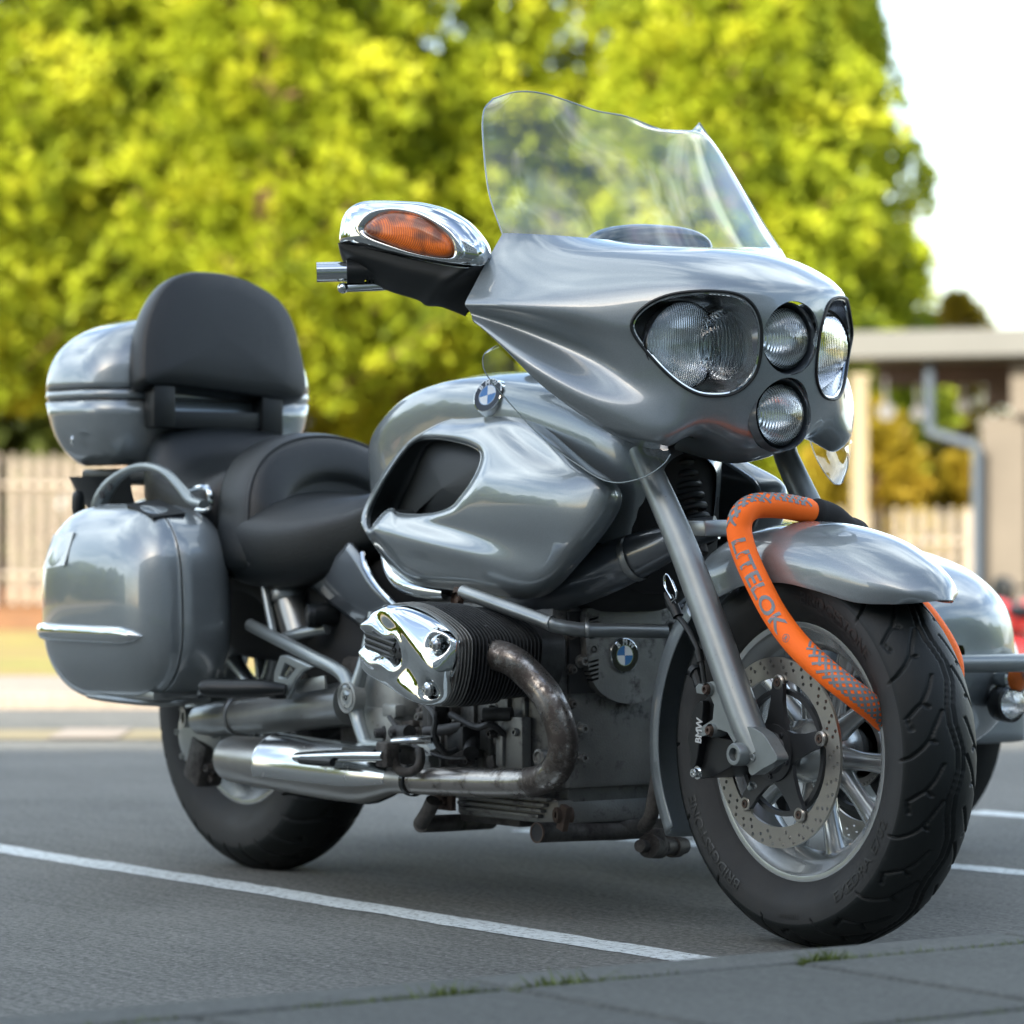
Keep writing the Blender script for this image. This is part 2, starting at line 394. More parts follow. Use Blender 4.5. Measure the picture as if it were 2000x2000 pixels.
def grid_geo(ctrl, su=6, sv=6, closed_u=False):
    A = np.array(ctrl, float); rows = [spline(r, su, closed_u) for r in A]; rows = np.array(rows)
    cols = np.array([spline(rows[:, j], sv) for j in range(rows.shape[1])]); G = np.transpose(cols, (1, 0, 2))
    m, n = G.shape[:2]; F = []
    for i in range(m - 1):
        for j in range(n if closed_u else n - 1): F.append((i * n + j, i * n + (j + 1) % n, (i + 1) * n + (j + 1) % n, (i + 1) * n + j))
    return G.reshape(-1, 3), F, G
def mirror_rows(rows):
    """rows run from the centre line (y = 0) to the near side; returns full rows side to side"""
    out = []
    for r in rows:
        r = [tuple(p) for p in r]; out.append([(p[0], p[1], p[2]) for p in reversed(r)] + [(p[0], -p[1], p[2]) for p in r[1:]])
    return out
def solid(th, off=-1.0):
    def f(o): m = o.modifiers.new('thickness', 'SOLIDIFY'); m.thickness = th; m.offset = off; m.use_even_offset = False
    return f
def bevel(w=0.002, seg=2):
    def f(o): m = o.modifiers.new('bevel', 'BEVEL'); m.width = w; m.segments = seg; m.limit_method = 'ANGLE'; m.angle_limit = R(40)
    return f
def subsurf(k=2):
    def f(o): m = o.modifiers.new('smooth', 'SUBSURF'); m.levels = k; m.render_levels = k
    return f
def both(*fs):
    def f(o):
        for g in fs: g(o)
    return f
def superbox(c, h, e=4.0, n=40, taper=None, e2=None):
    """rounded box: superellipsoid with half sizes h; taper(x,y,z in -1..1) -> scaled"""
    e2 = e2 or e; V = []; F = []; m = n // 2
    def sp(v, p): return math.copysign(abs(v) ** (2.0 / p), v)
    for i in range(m + 1):
        la = -PI / 2 + PI * i / m
        for j in range(n):
            lo = 2 * PI * j / n
            x, y, z = sp(math.cos(la), e2) * sp(math.cos(lo), e), sp(math.cos(la), e2) * sp(math.sin(lo), e), sp(math.sin(la), e2)
            if taper: x, y, z = taper(x, y, z)
            V.append((c[0] + h[0] * x, c[1] + h[1] * y, c[2] + h[2] * z))
    for i in range(m):
        for j in range(n): F.append((i * n + j, i * n + (j + 1) % n, (i + 1) * n + (j + 1) % n, (i + 1) * n + j))
    return V, F
def text_geo(s, size, depth=0.0, font_w=0.0, sub=0):
    """mesh of a line of lettering in the XY plane, starting at x=0 (built-in font)"""
    cu = bpy.data.curves.new('t', 'FONT'); cu.body = s; cu.size = size; cu.extrude = depth; cu.offset = font_w; cu.resolution_u = 3
    o = bpy.data.objects.new('t', cu); scene.collection.objects.link(o); dg = bpy.context.evaluated_depsgraph_get()
    me = bpy.data.meshes.new_from_object(o.evaluated_get(dg)); bm = bmesh.new(); bm.from_mesh(me)
    if sub:
        bmesh.ops.triangulate(bm, faces=bm.faces[:])
        bmesh.ops.subdivide_edges(bm, edges=[e for e in bm.edges if e.calc_length() > size * 0.12], cuts=sub)
    bm.verts.index_update(); V = [tuple(v.co) for v in bm.verts]; F = [tuple(v.index for v in f.verts) for f in bm.faces]
    bm.free(); bpy.data.objects.remove(o); bpy.data.curves.remove(cu); bpy.data.meshes.remove(me); return V, F
def cut(o, cutters):
    """drill openings with solid cutters, then keep the plain mesh"""
    for vs, fs in cutters:
        me = bpy.data.meshes.new('c'); off = np.array(wloc(o)); me.from_pydata([tuple(np.array(v) - off) for v in vs], [], fs)
        bm = bmesh.new(); bm.from_mesh(me); bmesh.ops.recalc_face_normals(bm, faces=bm.faces[:]); bm.to_mesh(me); bm.free()
        co = bpy.data.objects.new('c', me); scene.collection.objects.link(co); co.location = off
        m = o.modifiers.new('cut', 'BOOLEAN'); m.operation = 'DIFFERENCE'; m.solver = 'EXACT'; m.object = co
        bpy.context.view_layer.update(); dg = bpy.context.evaluated_depsgraph_get()
        nm = bpy.data.meshes.new_from_object(o.evaluated_get(dg)); o.modifiers.clear(); old = o.data; o.data = nm
        bpy.data.objects.remove(co); bpy.data.meshes.remove(me)
    nm.set_sharp_from_angle(angle=R(40))
def roundel(name, c, nrm, up, r, parent):
    """round badge: black ring with letters, blue and white quarters"""
    nrm = np.array(nrm, float); nrm /= np.linalg.norm(nrm); up = np.array(up, float); up -= (up @ nrm) * nrm; up /= np.linalg.norm(up); rt = np.cross(up, nrm); c = np.array(c, float)
    b = MB()
    def ring(r0, r1, h0, h1, mt, a0=0, a1=2 * PI, n=40):
        b.mat(mt); k = len(b.v); V = []; F = []
        for i in range(n + 1):
            a = a0 + (a1 - a0) * i / n; dv = math.cos(a) * rt + math.sin(a) * up
            V += [c + dv * r0 + nrm * h0, c + dv * r1 + nrm * h1]
        for i in range(n): F.append((2 * i, 2 * i + 1, 2 * i + 3, 2 * i + 2))
        b.add(V, F)
    ring(r * 1.0, r * 1.08, 0.0, -.016, 3); ring(r * 0.96, r, .003, 0.0, 3); ring(r * 0.92, r * 0.96, .0036, .003, 3); ring(r * .58, r * .92, .0032, .0034, 0); ring(r * .55, r * .58, .0038, .0038, 3)
    for q in range(4): ring(0, r * .55, .0034, .0034, 1 if q % 2 else 2, q * PI / 2, (q + 1) * PI / 2, 10)
    for ch, a in (('B', 128), ('M', 90), ('W', 52)):
        V, F = text_geo(ch, r * .42, 0, r * 0.01); xs = [v[0] for v in V]; cx = (min(xs) + max(xs)) / 2; cy = r * .14
        ca, sa = math.cos(R(a)), math.sin(R(a)); dv = ca * rt + sa * up; tg = sa * rt - ca * up
        b.mat(4).add([c + dv * (r * .75 + v[1] - cy) + tg * (v[0] - cx) + nrm * .0042 for v in V], F)
    return b.build(name, None, parent, smooth=False, mats=['gloss_black', 'blue_enamel', 'white_enamel', 'chrome', 'white_enamel'])
# ================================================================== THE SETTING
def asphalt_mat(name, lo, hi):
    m, n, l, b, o = new_mat(name)
    g = noise_(n, l, 85, 8, 0.82, 'Object'); st = noise_(n, l, 4.0, 8, 0.7, 'Object', scl=(1.0, 11.0, 1)); big = noise_(n, l, 0.7, 5, 0.6)
    mm = n.new('ShaderNodeMath'); mm.operation = 'MULTIPLY_ADD'; mm.inputs[1].default_value = 0.78; l.new(g.outputs['Fac'], mm.inputs[0])
    ad = n.new('ShaderNodeMath'); ad.operation = 'MULTIPLY'; ad.inputs[1].default_value = 0.16; l.new(st.outputs['Fac'], ad.inputs[0])
    l.new(ad.outputs['Value'], mm.inputs[2])
    a2 = n.new('ShaderNodeMath'); a2.operation = 'MULTIPLY_ADD'; a2.inputs[1].default_value = 0.22; l.new(big.outputs['Fac'], a2.inputs[0]); l.new(mm.outputs['Value'], a2.inputs[2])
    r = ramp_(n, l, a2.outputs['Value'], [(0.50, lo), (0.68, hi)]); 
    sp = noise_(n, l, 95, 2, 0.5); sr = ramp_(n, l, sp.outputs['Fac'], [(0.70, 0.0), (0.76, 1.0)])
    mx = n.new('ShaderNodeMix'); mx.data_type = 'RGBA'; mx.inputs['B'].default_value = tuple(min(1, c * 1.6) for c in hi) + (1,)
    l.new(r.outputs['Color'], mx.inputs['A']); l.new(sr.outputs['Color'], mx.inputs['Factor'])
    cr = noise_(n, l, 60, 2, 0.5); crr = ramp_(n, l, cr.outputs['Fac'], [(0.24, 1.0), (0.29, 0.0)])
    m2 = n.new('ShaderNodeMix'); m2.data_type = 'RGBA'; m2.inputs['B'].default_value = tuple(c * 0.4 for c in lo) + (1,)
    l.new(mx.outputs['Result'], m2.inputs['A']); l.new(crr.outputs['Color'], m2.inputs['Factor'])
    l.new(m2.outputs['Result'], b.inputs['Base Color']); b.inputs['Roughness'].default_value = 0.82; b.inputs['Specular IOR Level'].default_value = 0.35
    bump_(n, l, b, g.outputs['Fac'], 1.0, 0.004)
    return m
asphalt_mat('asphalt', (0.055, 0.057, 0.053), (0.215, 0.216, 0.200))
asphalt_mat('paver', (0.050, 0.054, 0.051), (0.105, 0.110, 0.103))
asphalt_mat('kerb_concrete', (0.060, 0.065, 0.062), (0.115, 0.120, 0.113))
asphalt_mat('pale_concrete', (0.22, 0.19, 0.16), (0.36, 0.31, 0.26))
simple('lawn', (0.20, 0.19, 0.03), 0.9, 0, var=0.5, vscale=1.2, dirt=(0.26, 0.15, 0.06), dscale=0.7, dlo=0.42, dhi=0.6)
simple('leaf_bed', (0.23, 0.095, 0.025), 0.9, 0, var=0.5, vscale=2.0, dirt=(0.10, 0.05, 0.02), dscale=0.9)
def line_paint():
    m, n, l, b, o = new_mat('line_paint')
    w = noise_(n, l, 70, 6, 0.75); r = ramp_(n, l, w.outputs['Fac'], [(0.40, (0.14, 0.15, 0.15)), (0.47, (0.50, 0.54, 0.54)), (0.8, (0.66, 0.70, 0.70))])
    w2 = noise_(n, l, 9, 6, 0.6, scl=(0.3, 14, 1)); r2 = ramp_(n, l, w2.outputs['Fac'], [(0.30, (0.55, 0.56, 0.57)), (0.42, (1, 1, 1))])
    mx = n.new('ShaderNodeMix'); mx.data_type = 'RGBA'; mx.blend_type = 'MULTIPLY'; mx.inputs['Factor'].default_value = 1
    l.new(r.outputs['Color'], mx.inputs['A']); l.new(r2.outputs['Color'], mx.inputs['B']); l.new(mx.outputs['Result'], b.inputs['Base Color']); b.inputs['Roughness'].default_value = 0.7
    bump_(n, l, b, w.outputs['Fac'], 0.6, 0.003)
line_paint()

def ground_z(lat, t):
    s = np.clip((t - 14.7) / 17.0, 0, 1); s = s * s * (3 - 2 * s); w = np.clip((lat - 0.5) / 3.0, 0, 1)
    return -s * (0.3 + 0.6 * w)
def ground_sheet(name, mat, lats, ts, dz=0.0, kind='structure'):
    V = [(*K(a, t, 0)[:2], float(ground_z(a, t)) + dz) for t in ts for a in lats]; n = len(lats)
    F = [(i * n + j, i * n + j + 1, (i + 1) * n + j + 1, (i + 1) * n + j) for i in range(len(ts) - 1) for j in range(n - 1)]
    return tag(obj(name, V, F, mat, None, True), kind=kind)
ground_sheet('ground', 'lawn', [-900, -60, -30, -12, -8, -5, -3, -1, 0.5, 1.2, 2, 2.8, 3.5, 5, 12, 40, 900],
             [-900, -60, -20, 0, 14.7, 16, 18, 20, 22, 24, 26, 28, 30, 32, 40, 60, 120, 900], -0.012)
ground_sheet('leaf_bed', 'leaf_bed', [-60, -12, -8, -5, -3, -1, 0.3], [33.5, 36, 38, 40, 42, 46, 60], -0.004)
ground_sheet('car_park', 'asphalt', [-70, -20, -8, 0, 0.5, 1.2, 2, 2.8, 3.5, 5, 12, 60], [-8.9, 0, 5, 10, 14.7, 14.71], 0.0)
ground_sheet('lower_car_park', 'asphalt', [0.5, 1.2, 2, 2.8, 3.5, 5, 12, 60], [14.7, 16, 18, 20, 22, 24, 26, 28, 30, 32, 36, 40.5], 0.0)
def flat(name, quad, mat, z, kind='structure', th=None):
    if th: return tag(obj(name, *box_like(quad, z - th, z), mat, None, False, mods=bevel(0.012, 3)), kind=kind)
    return tag(obj(name, [(x, y, z) for x, y in quad], [(0, 1, 2, 3)], mat, None, False), kind=kind)
def box_like(quad, z0, z1):
    V = [(x, y, z0) for x, y in quad] + [(x, y, z1) for x, y in quad]
    return V, [(3, 2, 1, 0), (4, 5, 6, 7)] + [(i, (i + 1) % 4, 4 + (i + 1) % 4, 4 + i) for i in range(4)]
# painted bay lines (run alongside the bike, end at the kerb)
def line(name, pts, w):
    c = resamp([(x, y, 0) for x, y in pts], 90); T, N, B = frames(c); V = []; F = []
    rg = np.random.default_rng(int(abs(c[0, 1]) * 100)); e1 = rg.normal(0, .0022, 90); e2 = rg.normal(0, .0022, 90)
    for i in range(len(c)):
        t = T[i]; nn = np.array([-t[1], t[0], 0]); V += [c[i] + nn * (w / 2 + e1[i]), c[i] - nn * (w / 2 + e2[i])]
    for v in V: v[2] = 0.0012
    F = [(2 * i, 2 * i + 1, 2 * i + 3, 2 * i + 2) for i in range(89)]
    return tag(obj(name, V, F, 'line_paint', None, False), kind='structure')
line('bay_line', [(1.48, -.292), (0.9, -.285), (0.2, -.272), (-.6, -.250), (-1.4, -.238), (-2.3, -.18), (-3.6, -.03)], .088)
line('bay_line', [(1.48, 1.25), (0.17, 1.12), (-.5, 1.03), (-1.22, .92)], .085)
line('bay_line', [(1.48, 2.32), (.3, 2.21), (-.4, 2.13), (-1.0, 2.07)], .1)

# raised kerb and paving in front of the wheel
KU = np.array([0.033, 0.9995, 0]); KV = np.array([0.9995, -0.033, 0]); K0 = np.array([1.487, -0.6, 0])
def kp(u, v): q = K0 + KU * u + KV * v; return (q[0], q[1])
def kq(u0, u1, v0, v1): return [kp(u0, v0), kp(u0, v1), kp(u1, v1), kp(u1, v0)]
for i in range(-7, 12):
    o = flat('kerb_stone', kq(i * .9143 + .352, (i + 1) * .9143 + .346, 0, .118), 'kerb_concrete', 0.1, th=.25)
    tag(o, kind='structure')
tag(flat('pavement_bed', kq(-12, 16, .118, 9), 'moss', .082), kind='structure')
rgp = np.random.default_rng(5)
for row in range(6):
    for i in range(-9, 14):
        u0 = i * .4545 - .115 + (0.0 if row % 2 == 0 else .16); v0 = .127 + row * .506
        o = flat('paving_slab', kq(u0, u0 + .447, v0, v0 + .497), 'paver', .1 + rgp.normal(0, .0008), th=.05)
# moss along the joints: small tufts, nobody could count them
def tufts():
    V = []; F = []; rg = np.random.default_rng(9)
    def blade(x, y, z, h, w):
        a = rg.uniform(0, 2 * PI); dx, dy = math.cos(a) * w, math.sin(a) * w; lx, ly = rg.normal(0, h * .6, 2); b = len(V)
        V.extend([(x - dx, y - dy, z), (x + dx, y + dy, z), (x + lx, y + ly, z + h)]); F.append((b, b + 1, b + 2))
    for k in range(5200):
        u = rg.uniform(-1.8, 1.2); s = math.sin(u * 7) + math.sin(u * 17 + 2)
        if rg.random() > .35 + .3 * s: continue
        x, y = kp(u, .1225 + rg.normal(0, .003)); blade(x, y, .09, abs(rg.normal(.012, .003)), .0015)
    for uc, n_, sd in ((.585, 520, .03), (.50, 120, .012), (-.07, 260, .02), (-.5, 120, .03), (-.66, 90, .02), (1.03, 60, .02)):
        for k in range(n_):
            x, y = kp(uc + rg.normal(0, sd), .1225 + rg.normal(0, .006)); blade(x, y, .09, abs(rg.normal(.016, .006)), .0022)
    for k in range(700):
        x, y = kp(rg.uniform(-1.2, 1), .627 + rg.normal(0, .003)); blade(x, y, .09, abs(rg.normal(.012, .003)), .0015)
    return V, F
tag(obj('joint_moss', *tufts(), 'moss', None, False), 'green moss and tiny weeds growing in the joint behind the kerb', 'moss', kind='stuff')
# dry leaves on the asphalt
def litter():
    V = []; F = []; rg = np.random.default_rng(4)
    for x, y in [(1.15, -1.25), (1.2, -1.2), (1.32, -1.0), (1.36, -.96), (1.30, -1.05), (.3, -.1), (1.38, -.55)]:
        a = rg.uniform(0, 6.3); L = rg.uniform(.007, .017); w = L * .28; ca, sa = math.cos(a), math.sin(a); b = len(V)
        for (p, q, h) in ((-L, 0, .003), (0, -w, .008), (L, 0, .005), (0, w, .004)): V.append((x + p * ca - q * sa, y + p * sa + q * ca, h))
        F.append((b, b + 1, b + 2, b + 3))
    return V, F
tag(obj('leaf_litter', *litter(), 'leaf_litter', None, False), 'dry brown leaf scraps scattered on the asphalt before the kerb', 'leaves', kind='stuff')

def kquad(l0, l1, t0, t1): return [K(l0, t0, 0)[:2], K(l1, t0, 0)[:2], K(l1, t1, 0)[:2], K(l0, t1, 0)[:2]]
flat('far_pavement', kquad(-60, 1.2, 13.25, 14.75), 'pale_concrete', .06, th=.2)
simple('tan_ground', (0.20, 0.165, 0.09), 0.7, 0, var=0.25, vscale=4)
flat('ground_band', kquad(-60, .7, 11.35, 11.9), 'tan_ground', .004)  # tan strip across the asphalt, with one pale patch on it
flat('ground_band', kquad(-1.46, -1.24, 11.36, 11.89), 'pale_concrete', .008)

# ------------------------------------------------------------------ conifers
def foliage_mat(name, c0, c1_, c2_):
    m, n, l, b, o = new_mat(name)
    t = noise_(n, l, 1.3, 4, 0.6); r = ramp_(n, l, t.outputs['Fac'], [(0.32, c0), (0.5, c1_), (0.68, c2_)])
    l.new(r.outputs['Color'], b.inputs['Base Color']); b.inputs['Roughness'].default_value = 0.55; b.inputs['Specular IOR Level'].default_value = 0.25
    tl = n.new('ShaderNodeBsdfTranslucent'); l.new(r.outputs['Color'], tl.inputs['Color'])
    mx = n.new('ShaderNodeMixShader'); mx.inputs['Fac'].default_value = 0.27
    l.new(b.outputs['BSDF'], mx.inputs[1]); l.new(tl.outputs['BSDF'], mx.inputs[2]); l.new(mx.outputs['Shader'], o.inputs['Surface'])
foliage_mat('conifer_leaf', (0.085, 0.130, 0.012), (0.33, 0.40, 0.022), (0.58, 0.60, 0.045))
foliage_mat('autumn_leaf', (0.20, 0.17, 0.012), (0.30, 0.23, 0.02), (0.38, 0.27, 0.03))
foliage_mat('dark_leaf', (0.03, 0.05, 0.01), (0.05, 0.07, 0.012), (0.08, 0.10, 0.015))
def crown_geo(rad, z0, z1, nclump, nleaf, seed, shape=1.0, leaf=(.05, .13), back=0.36, csz=.115):
    rg = np.random.default_rng(seed)
    h = rg.random(nclump); h = h ** 0.9
    az = rg.uniform(0, 2 * PI, nclump)
    prof = np.where(h < .12, .62 + h / .12 * .38, (1 - ((h - .12) / .88) ** 2.2) ** .75)
    lump = 1 + .13 * np.sin(az * 3 + h * 9 + seed) + .10 * np.sin(az * 5 - h * 17) + .08 * np.sin(az * 9 + h * 31)
    lump *= 1 - .16 * (np.sin(h * 46 + az * 2) > .35)
    inner = rg.random(nclump) < back
    rr = rad * prof * lump * np.where(inner, rg.uniform(.35, .88, nclump), rg.uniform(.88, 1.05, nclump))
    cx, cy, cz = rr * np.cos(az), rr * np.sin(az), z0 + (z1 - z0) * h
    cs = rg.uniform(.5, 1.5, nclump)
    N = nclump * nleaf; rep = lambda a: np.repeat(a, nleaf)
    # each clump is a drooping fan of sprays pointing outwards and up
    d = np.stack([rep(np.cos(az)), rep(np.sin(az)), np.full(N, .55)], 1) + rg.normal(0, .45, (N, 3)); d /= np.linalg.norm(d, axis=1)[:, None]
    pos = np.stack([rep(cx), rep(cy), rep(cz)], 1) + d * (rg.random((N, 1)) ** .6) * (csz * rep(cs))[:, None] + rg.normal(0, .02, (N, 3))
    s = np.cross(d, rg.normal(0, 1, (N, 3))); s /= np.linalg.norm(s, axis=1)[:, None] + 1e-9
    L = rg.uniform(.6, 1.3, (N, 1)) * leaf[1]; W = rg.uniform(.6, 1.3, (N, 1)) * leaf[0]
    V = np.stack([pos - s * W * .5, pos + d * L * .5 - s * W, pos + d * L, pos + d * L * .45 + s * W], 1).reshape(-1, 3)
    return V
def fast_mesh(name, V, mat):
    me = bpy.data.meshes.new(name); n = len(V) // 4
    me.vertices.add(len(V)); me.vertices.foreach_set('co', V.astype(np.float32).ravel())
    me.loops.add(len(V)); me.loops.foreach_set('vertex_index', np.arange(len(V), dtype=np.int32))
    me.polygons.add(n); me.polygons.foreach_set('loop_start', np.arange(0, len(V), 4, dtype=np.int32))
    me.polygons.foreach_set('loop_total', np.full(n, 4, dtype=np.int32)); me.materials.append(MATS[mat]); me.update(calc_edges=True); me.validate(); return me
def trunk_mesh(h, r, z0, seed, lean=0.1):
    rg = random.Random(seed); b = MB()
    b.tube([(0, 0, -.5), (.05 * lean, 0, h * .25), (lean * .4, .1, h * .6), (lean, .05, h)], [r * 1.25, r, r * .6, r * .1], 12, 5)
    for k in range(34):
        z = z0 + (h - z0) * k / 36 * .9; a = k * 2.4 + rg.random(); L = (1 - k / 40) * rg.uniform(1.2, 1.9) * r * 7.5
        b.tube([(0, 0, z), (math.cos(a) * L * .5, math.sin(a) * L * .5, z + L * .18), (math.cos(a) * L, math.sin(a) * L, z + L * .5)], [r * .28, r * .16, r * .04], 6, 3)
    return b
def tree(name, lat, t, h, rad, z0, label, leafmat='conifer_leaf', nclump=9000, nleaf=18, seed=1, leaf=(.032, .10), rot=0, group='conifers behind the fence', src=None):
    loc = (*K(lat, t, 0)[:2], float(ground_z(lat, t)))
    if src:
        r_ = src.copy(); scene.collection.objects.link(r_); r_.location = loc; r_.rotation_euler = (0, 0, rot); r_['label'] = label
        r_.scale = (rad, rad, h)
        for ch in src.children: c = ch.copy(); scene.collection.objects.link(c); c.parent = r_
        return r_
    root = thing(name, label, 'tree', loc, group)
    me = fast_mesh('crown', crown_geo(rad, z0, h, nclump, nleaf, seed, leaf=leaf), leafmat)
    o = bpy.data.objects.new('crown', me); scene.collection.objects.link(o); o.parent = root
    tb = trunk_mesh(h * .93, .16 + .02 * (seed % 3), z0, seed)
    tr_ = obj('trunk', [(x + loc[0], y + loc[1], z + loc[2]) for x, y, z in tb.v], tb.f, 'bark', root)
    root.rotation_euler = (0, 0, rot)
    return root
T0 = 46.5
trees = [(-6.9, 45.0, 13.5, 1.9, 2.35, 'leftmost tall conifer, at the left edge above the fence'),
         (-5.0, 47.5, 14.5, 2.0, 2.5, 'tall yellow green conifer rising directly behind the top box, bare trunk below'),
         (-3.1, 45.5, 13.0, 1.9, 2.35, 'bushy yellow green conifer between backrest and mirror'),
         (-1.4, 47.0, 14.0, 1.75, 1.9, 'tall yellow green conifer behind the amber mirror indicator and the tank'),
         (0.95, 48.2, 14.0, 1.8, 1.5, 'tall yellow green conifer seen through the clear windscreen'),
         (2.75, 46.0, 12.6, 1.75, 1.2, 'bright conifer over the headlamps, just left of the rightmost tall one'),
         (3.75, 47.5, 11.5, 1.5, 1.0, 'rightmost tall conifer, its edge against the white sky')]
for i, (la, t, h, ra, z0, lb) in enumerate(trees):
    tree('conifer_tree', la, t, h, ra, z0, lb, seed=i + 3)
small = [(5.05, 50.0, 4.85, 1.15, .4, 'small yellowing conifer above the flat roof, beside the tall row'), (6.35, 51.5, 4.75, 1.1, .4, 'smallest olive conifer above the flat roof, right of its neighbour'),
         (4.3, 44.0, 3.0, .9, .2, 'low golden bush seen under the canopy beside the cream post'), (5.6, 45.0, 2.3, .8, .2, 'low golden bush seen under the canopy behind the drainpipe')]
for i, (la, t, h, ra, z0, lb) in enumerate(small):
    tree('conifer_tree' if i < 2 else 'golden_bush', la, t, h, ra, z0, lb, 'autumn_leaf', nclump=560, nleaf=40, seed=i + 31, group='small trees by the canopy')
# hedge far behind that closes the gaps
def belt(name, lat0, lat1, t0, t1, h, n, label, seed, mat='dark_leaf'):
    rg = np.random.default_rng(seed); Vs = []
    for k in range(n):
        u = (k + .5) / n; la = lat0 + (lat1 - lat0) * u + rg.normal(0, .5); t = t0 + (t1 - t0) * u + rg.normal(0, .5); hh = h * rg.uniform(.75, 1.15)
        V = crown_geo(hh * .42, .1, hh, 620, 24, seed + k, leaf=(.12, .30), csz=.35); p = K(la, t, 0); V = V + np.array([p[0], p[1], float(ground_z(la, t))]); Vs.append(V)
    V = np.concatenate(Vs); me = fast_mesh(name, V, mat); o = bpy.data.objects.new(name, me); scene.collection.objects.link(o)
    return tag(o, label, 'hedge', kind='stuff')
belt('far_shrubbery', -9, 4.0, 56, 57, 9.5, 7, 'dark mass of shrubs far behind the conifer trunks', 70)
belt('left_woodland', -48, -26, 6, 44, 6.5, 15, 'distant wood beyond the left side of the car park', 90, 'conifer_leaf')
belt('right_woodland', 30, 52, -6, 40, 6.5, 14, 'distant wood beyond the right side of the car park', 120, 'conifer_leaf')

# ------------------------------------------------------------------ palisade fence
def fence(name, l0, t0, l1, t1, h, label, pitch=.155):
    a = np.array(K(l0, t0, 0)); b_ = np.array(K(l1, t1, 0)); L = np.linalg.norm(b_ - a); d = (b_ - a) / L; nn = np.array([-d[1], d[0], 0]); n = int(L / pitch)
    def gz(s): la = l0 + (l1 - l0) * s; t = t0 + (t1 - t0) * s; return float(ground_z(la, t))
    root = thing(name, label, 'fence', (a[0], a[1], gz(0)))
    b = MB()
    for k in range(n):
        s = (k + .5) / n; p = a + d * L * s; z = gz(s) + .04
        w, th = .034, .012
        prof = [(-w, z), (w, z), (w, z + h - .1), (.012, z + h), (-.012, z + h), (-w, z + h - .1)]
        V = [p + d * x + nn * (th if abs(x) < .02 else 0) + np.array([0, 0, zz]) for x, zz in prof] + [p + d * x - nn * .008 + np.array([0, 0, zz]) for x, zz in prof]
        b.add(V, [(0, 1, 2, 3, 4, 5), (11, 10, 9, 8, 7, 6)] + [(i, (i + 1) % 6, 6 + (i + 1) % 6, 6 + i)[::-1] for i in range(6)])
    b.build('pale_panel', 'fence_paint', root, smooth=False)
    for zz in (.35, h - .35):
        r_ = MB(); r_.tube([a - nn * .03 + np.array([0, 0, gz(0) + zz]), (a + b_) / 2 - nn * .03 + np.array([0, 0, gz(.5) + zz]), b_ - nn * .03 + np.array([0, 0, gz(1) + zz])], .025, 6, 2); r_.build('rail', 'fence_paint', root, smooth=False)
    m = max(1, int(L / 2.75))
    for k in range(m + 1):
        p = a + d * L * k / m - nn * .08; z = gz(k / m); q = MB(); q.box(p + np.array([0, 0, z + h / 2]), (.045, .045, h / 2 + .02), TH); q.build('post', 'fence_paint', root, smooth=False)
fence('palisade_fence', -9, 42, 2.9, 42.3, 1.74, 'cream steel palisade fence running under the conifers')
fence('palisade_fence', 2.92, 41.9, 5.25, 41.4, 1.72, 'shorter cream palisade section ending at the building, joined by a thick post')
o = MB(); p = K(3.93, 41, 0); z = float(ground_z(3.93, 41)); o.box((p[0], p[1], z + 1.6), (.09, .09, 1.6), TH); o.box((p[0], p[1], z + 3.23), (.11, .11, .03), TH)
o.box((p[0], p[1], z + .04), (.15, .15, .04), TH)
tag(o.build('gate_post', 'cream_metal', None, False), 'tall cream square post standing between headlamps and canopy', 'post')

# ------------------------------------------------------------------ low building with canopy on the right
b0 = K(5.6, 38.5, 0); BR = TH - R(24)
bld = thing('flat_roof_building', 'low beige flat roofed building with grey fascia and canopy at the right edge', 'building', (b0[0], b0[1], -.9))
def bbox(name, lat, t, z0, z1, w, dpt, mat, parent=bld, rot=BR, bev=.02, **k):
    p = K(lat, t, 0); q = MB(); q.box((p[0], p[1], (z0 + z1) / 2), (w / 2, dpt / 2, (z1 - z0) / 2), rot, bev); return q.build(name, mat, parent, smooth=False, **k)
# direction of the facade in (lat, t): to the right and towards the viewer
fx, fy = math.cos(R(24)), -math.sin(R(24))
def fa(s, d=0): return (5.25 + fx * s + math.sin(R(24)) * d, 38.7 + fy * s + math.cos(R(24)) * d)
la, t = fa(3.6, 3.0); bbox('wall', la, t, -.9, 2.42, 7.0, 5.4, 'beige_render')
la, t = fa(3.1, 2.6); bbox('fascia', la, t, 2.45, 2.73, 10.0, 6.2, 'fascia')
la, t = fa(3.4, .0); bbox('lintel_band', la, t, 1.83, 2.38, 6.6, .18, 'beige_render')
la, t = fa(3.4, .2); bbox('upper_panel', la, t, 1.2, 1.828, 6.6, .1, 'brown_wall')
la, t = fa(2.35, .16); d_ = bbox('roller_door', la, t, -.88, 1.45, 3.2, .12, 'roller_door')
for k in range(18):
    la, t = fa(2.35, .06); bbox('slat', la, t, -.8 + k * .122, -.79 + k * .122 + .045, 3.1, .03, 'fascia', d_, bev=0) if k < 17 else None
la, t = fa(.45, .02); bbox('door_frame', la, t, -.88, 1.5, .12, .2, 'pipe_blue')
la, t = fa(-.02, .3); bbox('corner_pier', la, t, -.9, 1.82, .5, .5, 'beige_render')
la, t = fa(-.85, 1.2); bbox('canopy_beam', la, t, 2.2, 2.44, 1.9, .16, 'brown_wall')
la, t = fa(-.9, 5.4); bbox('canopy_beam', la, t, 2.1, 2.44, 1.8, .16, 'brown_wall')
pp = MB()
q0 = K(*fa(-.78, -.15), 2.4); q1 = K(*fa(-.78, -.15), 1.66); q2 = K(*fa(-.25, -.15), 1.5); q3 = K(*fa(-.25, -.15), -.85)
pp.tube([q0, q1], .055, 10, 1).tube([q1, q2], .05, 10, 1).tube([q2, q3], .055, 10, 1); pp.build('drainpipe', 'pipe_blue', bld)
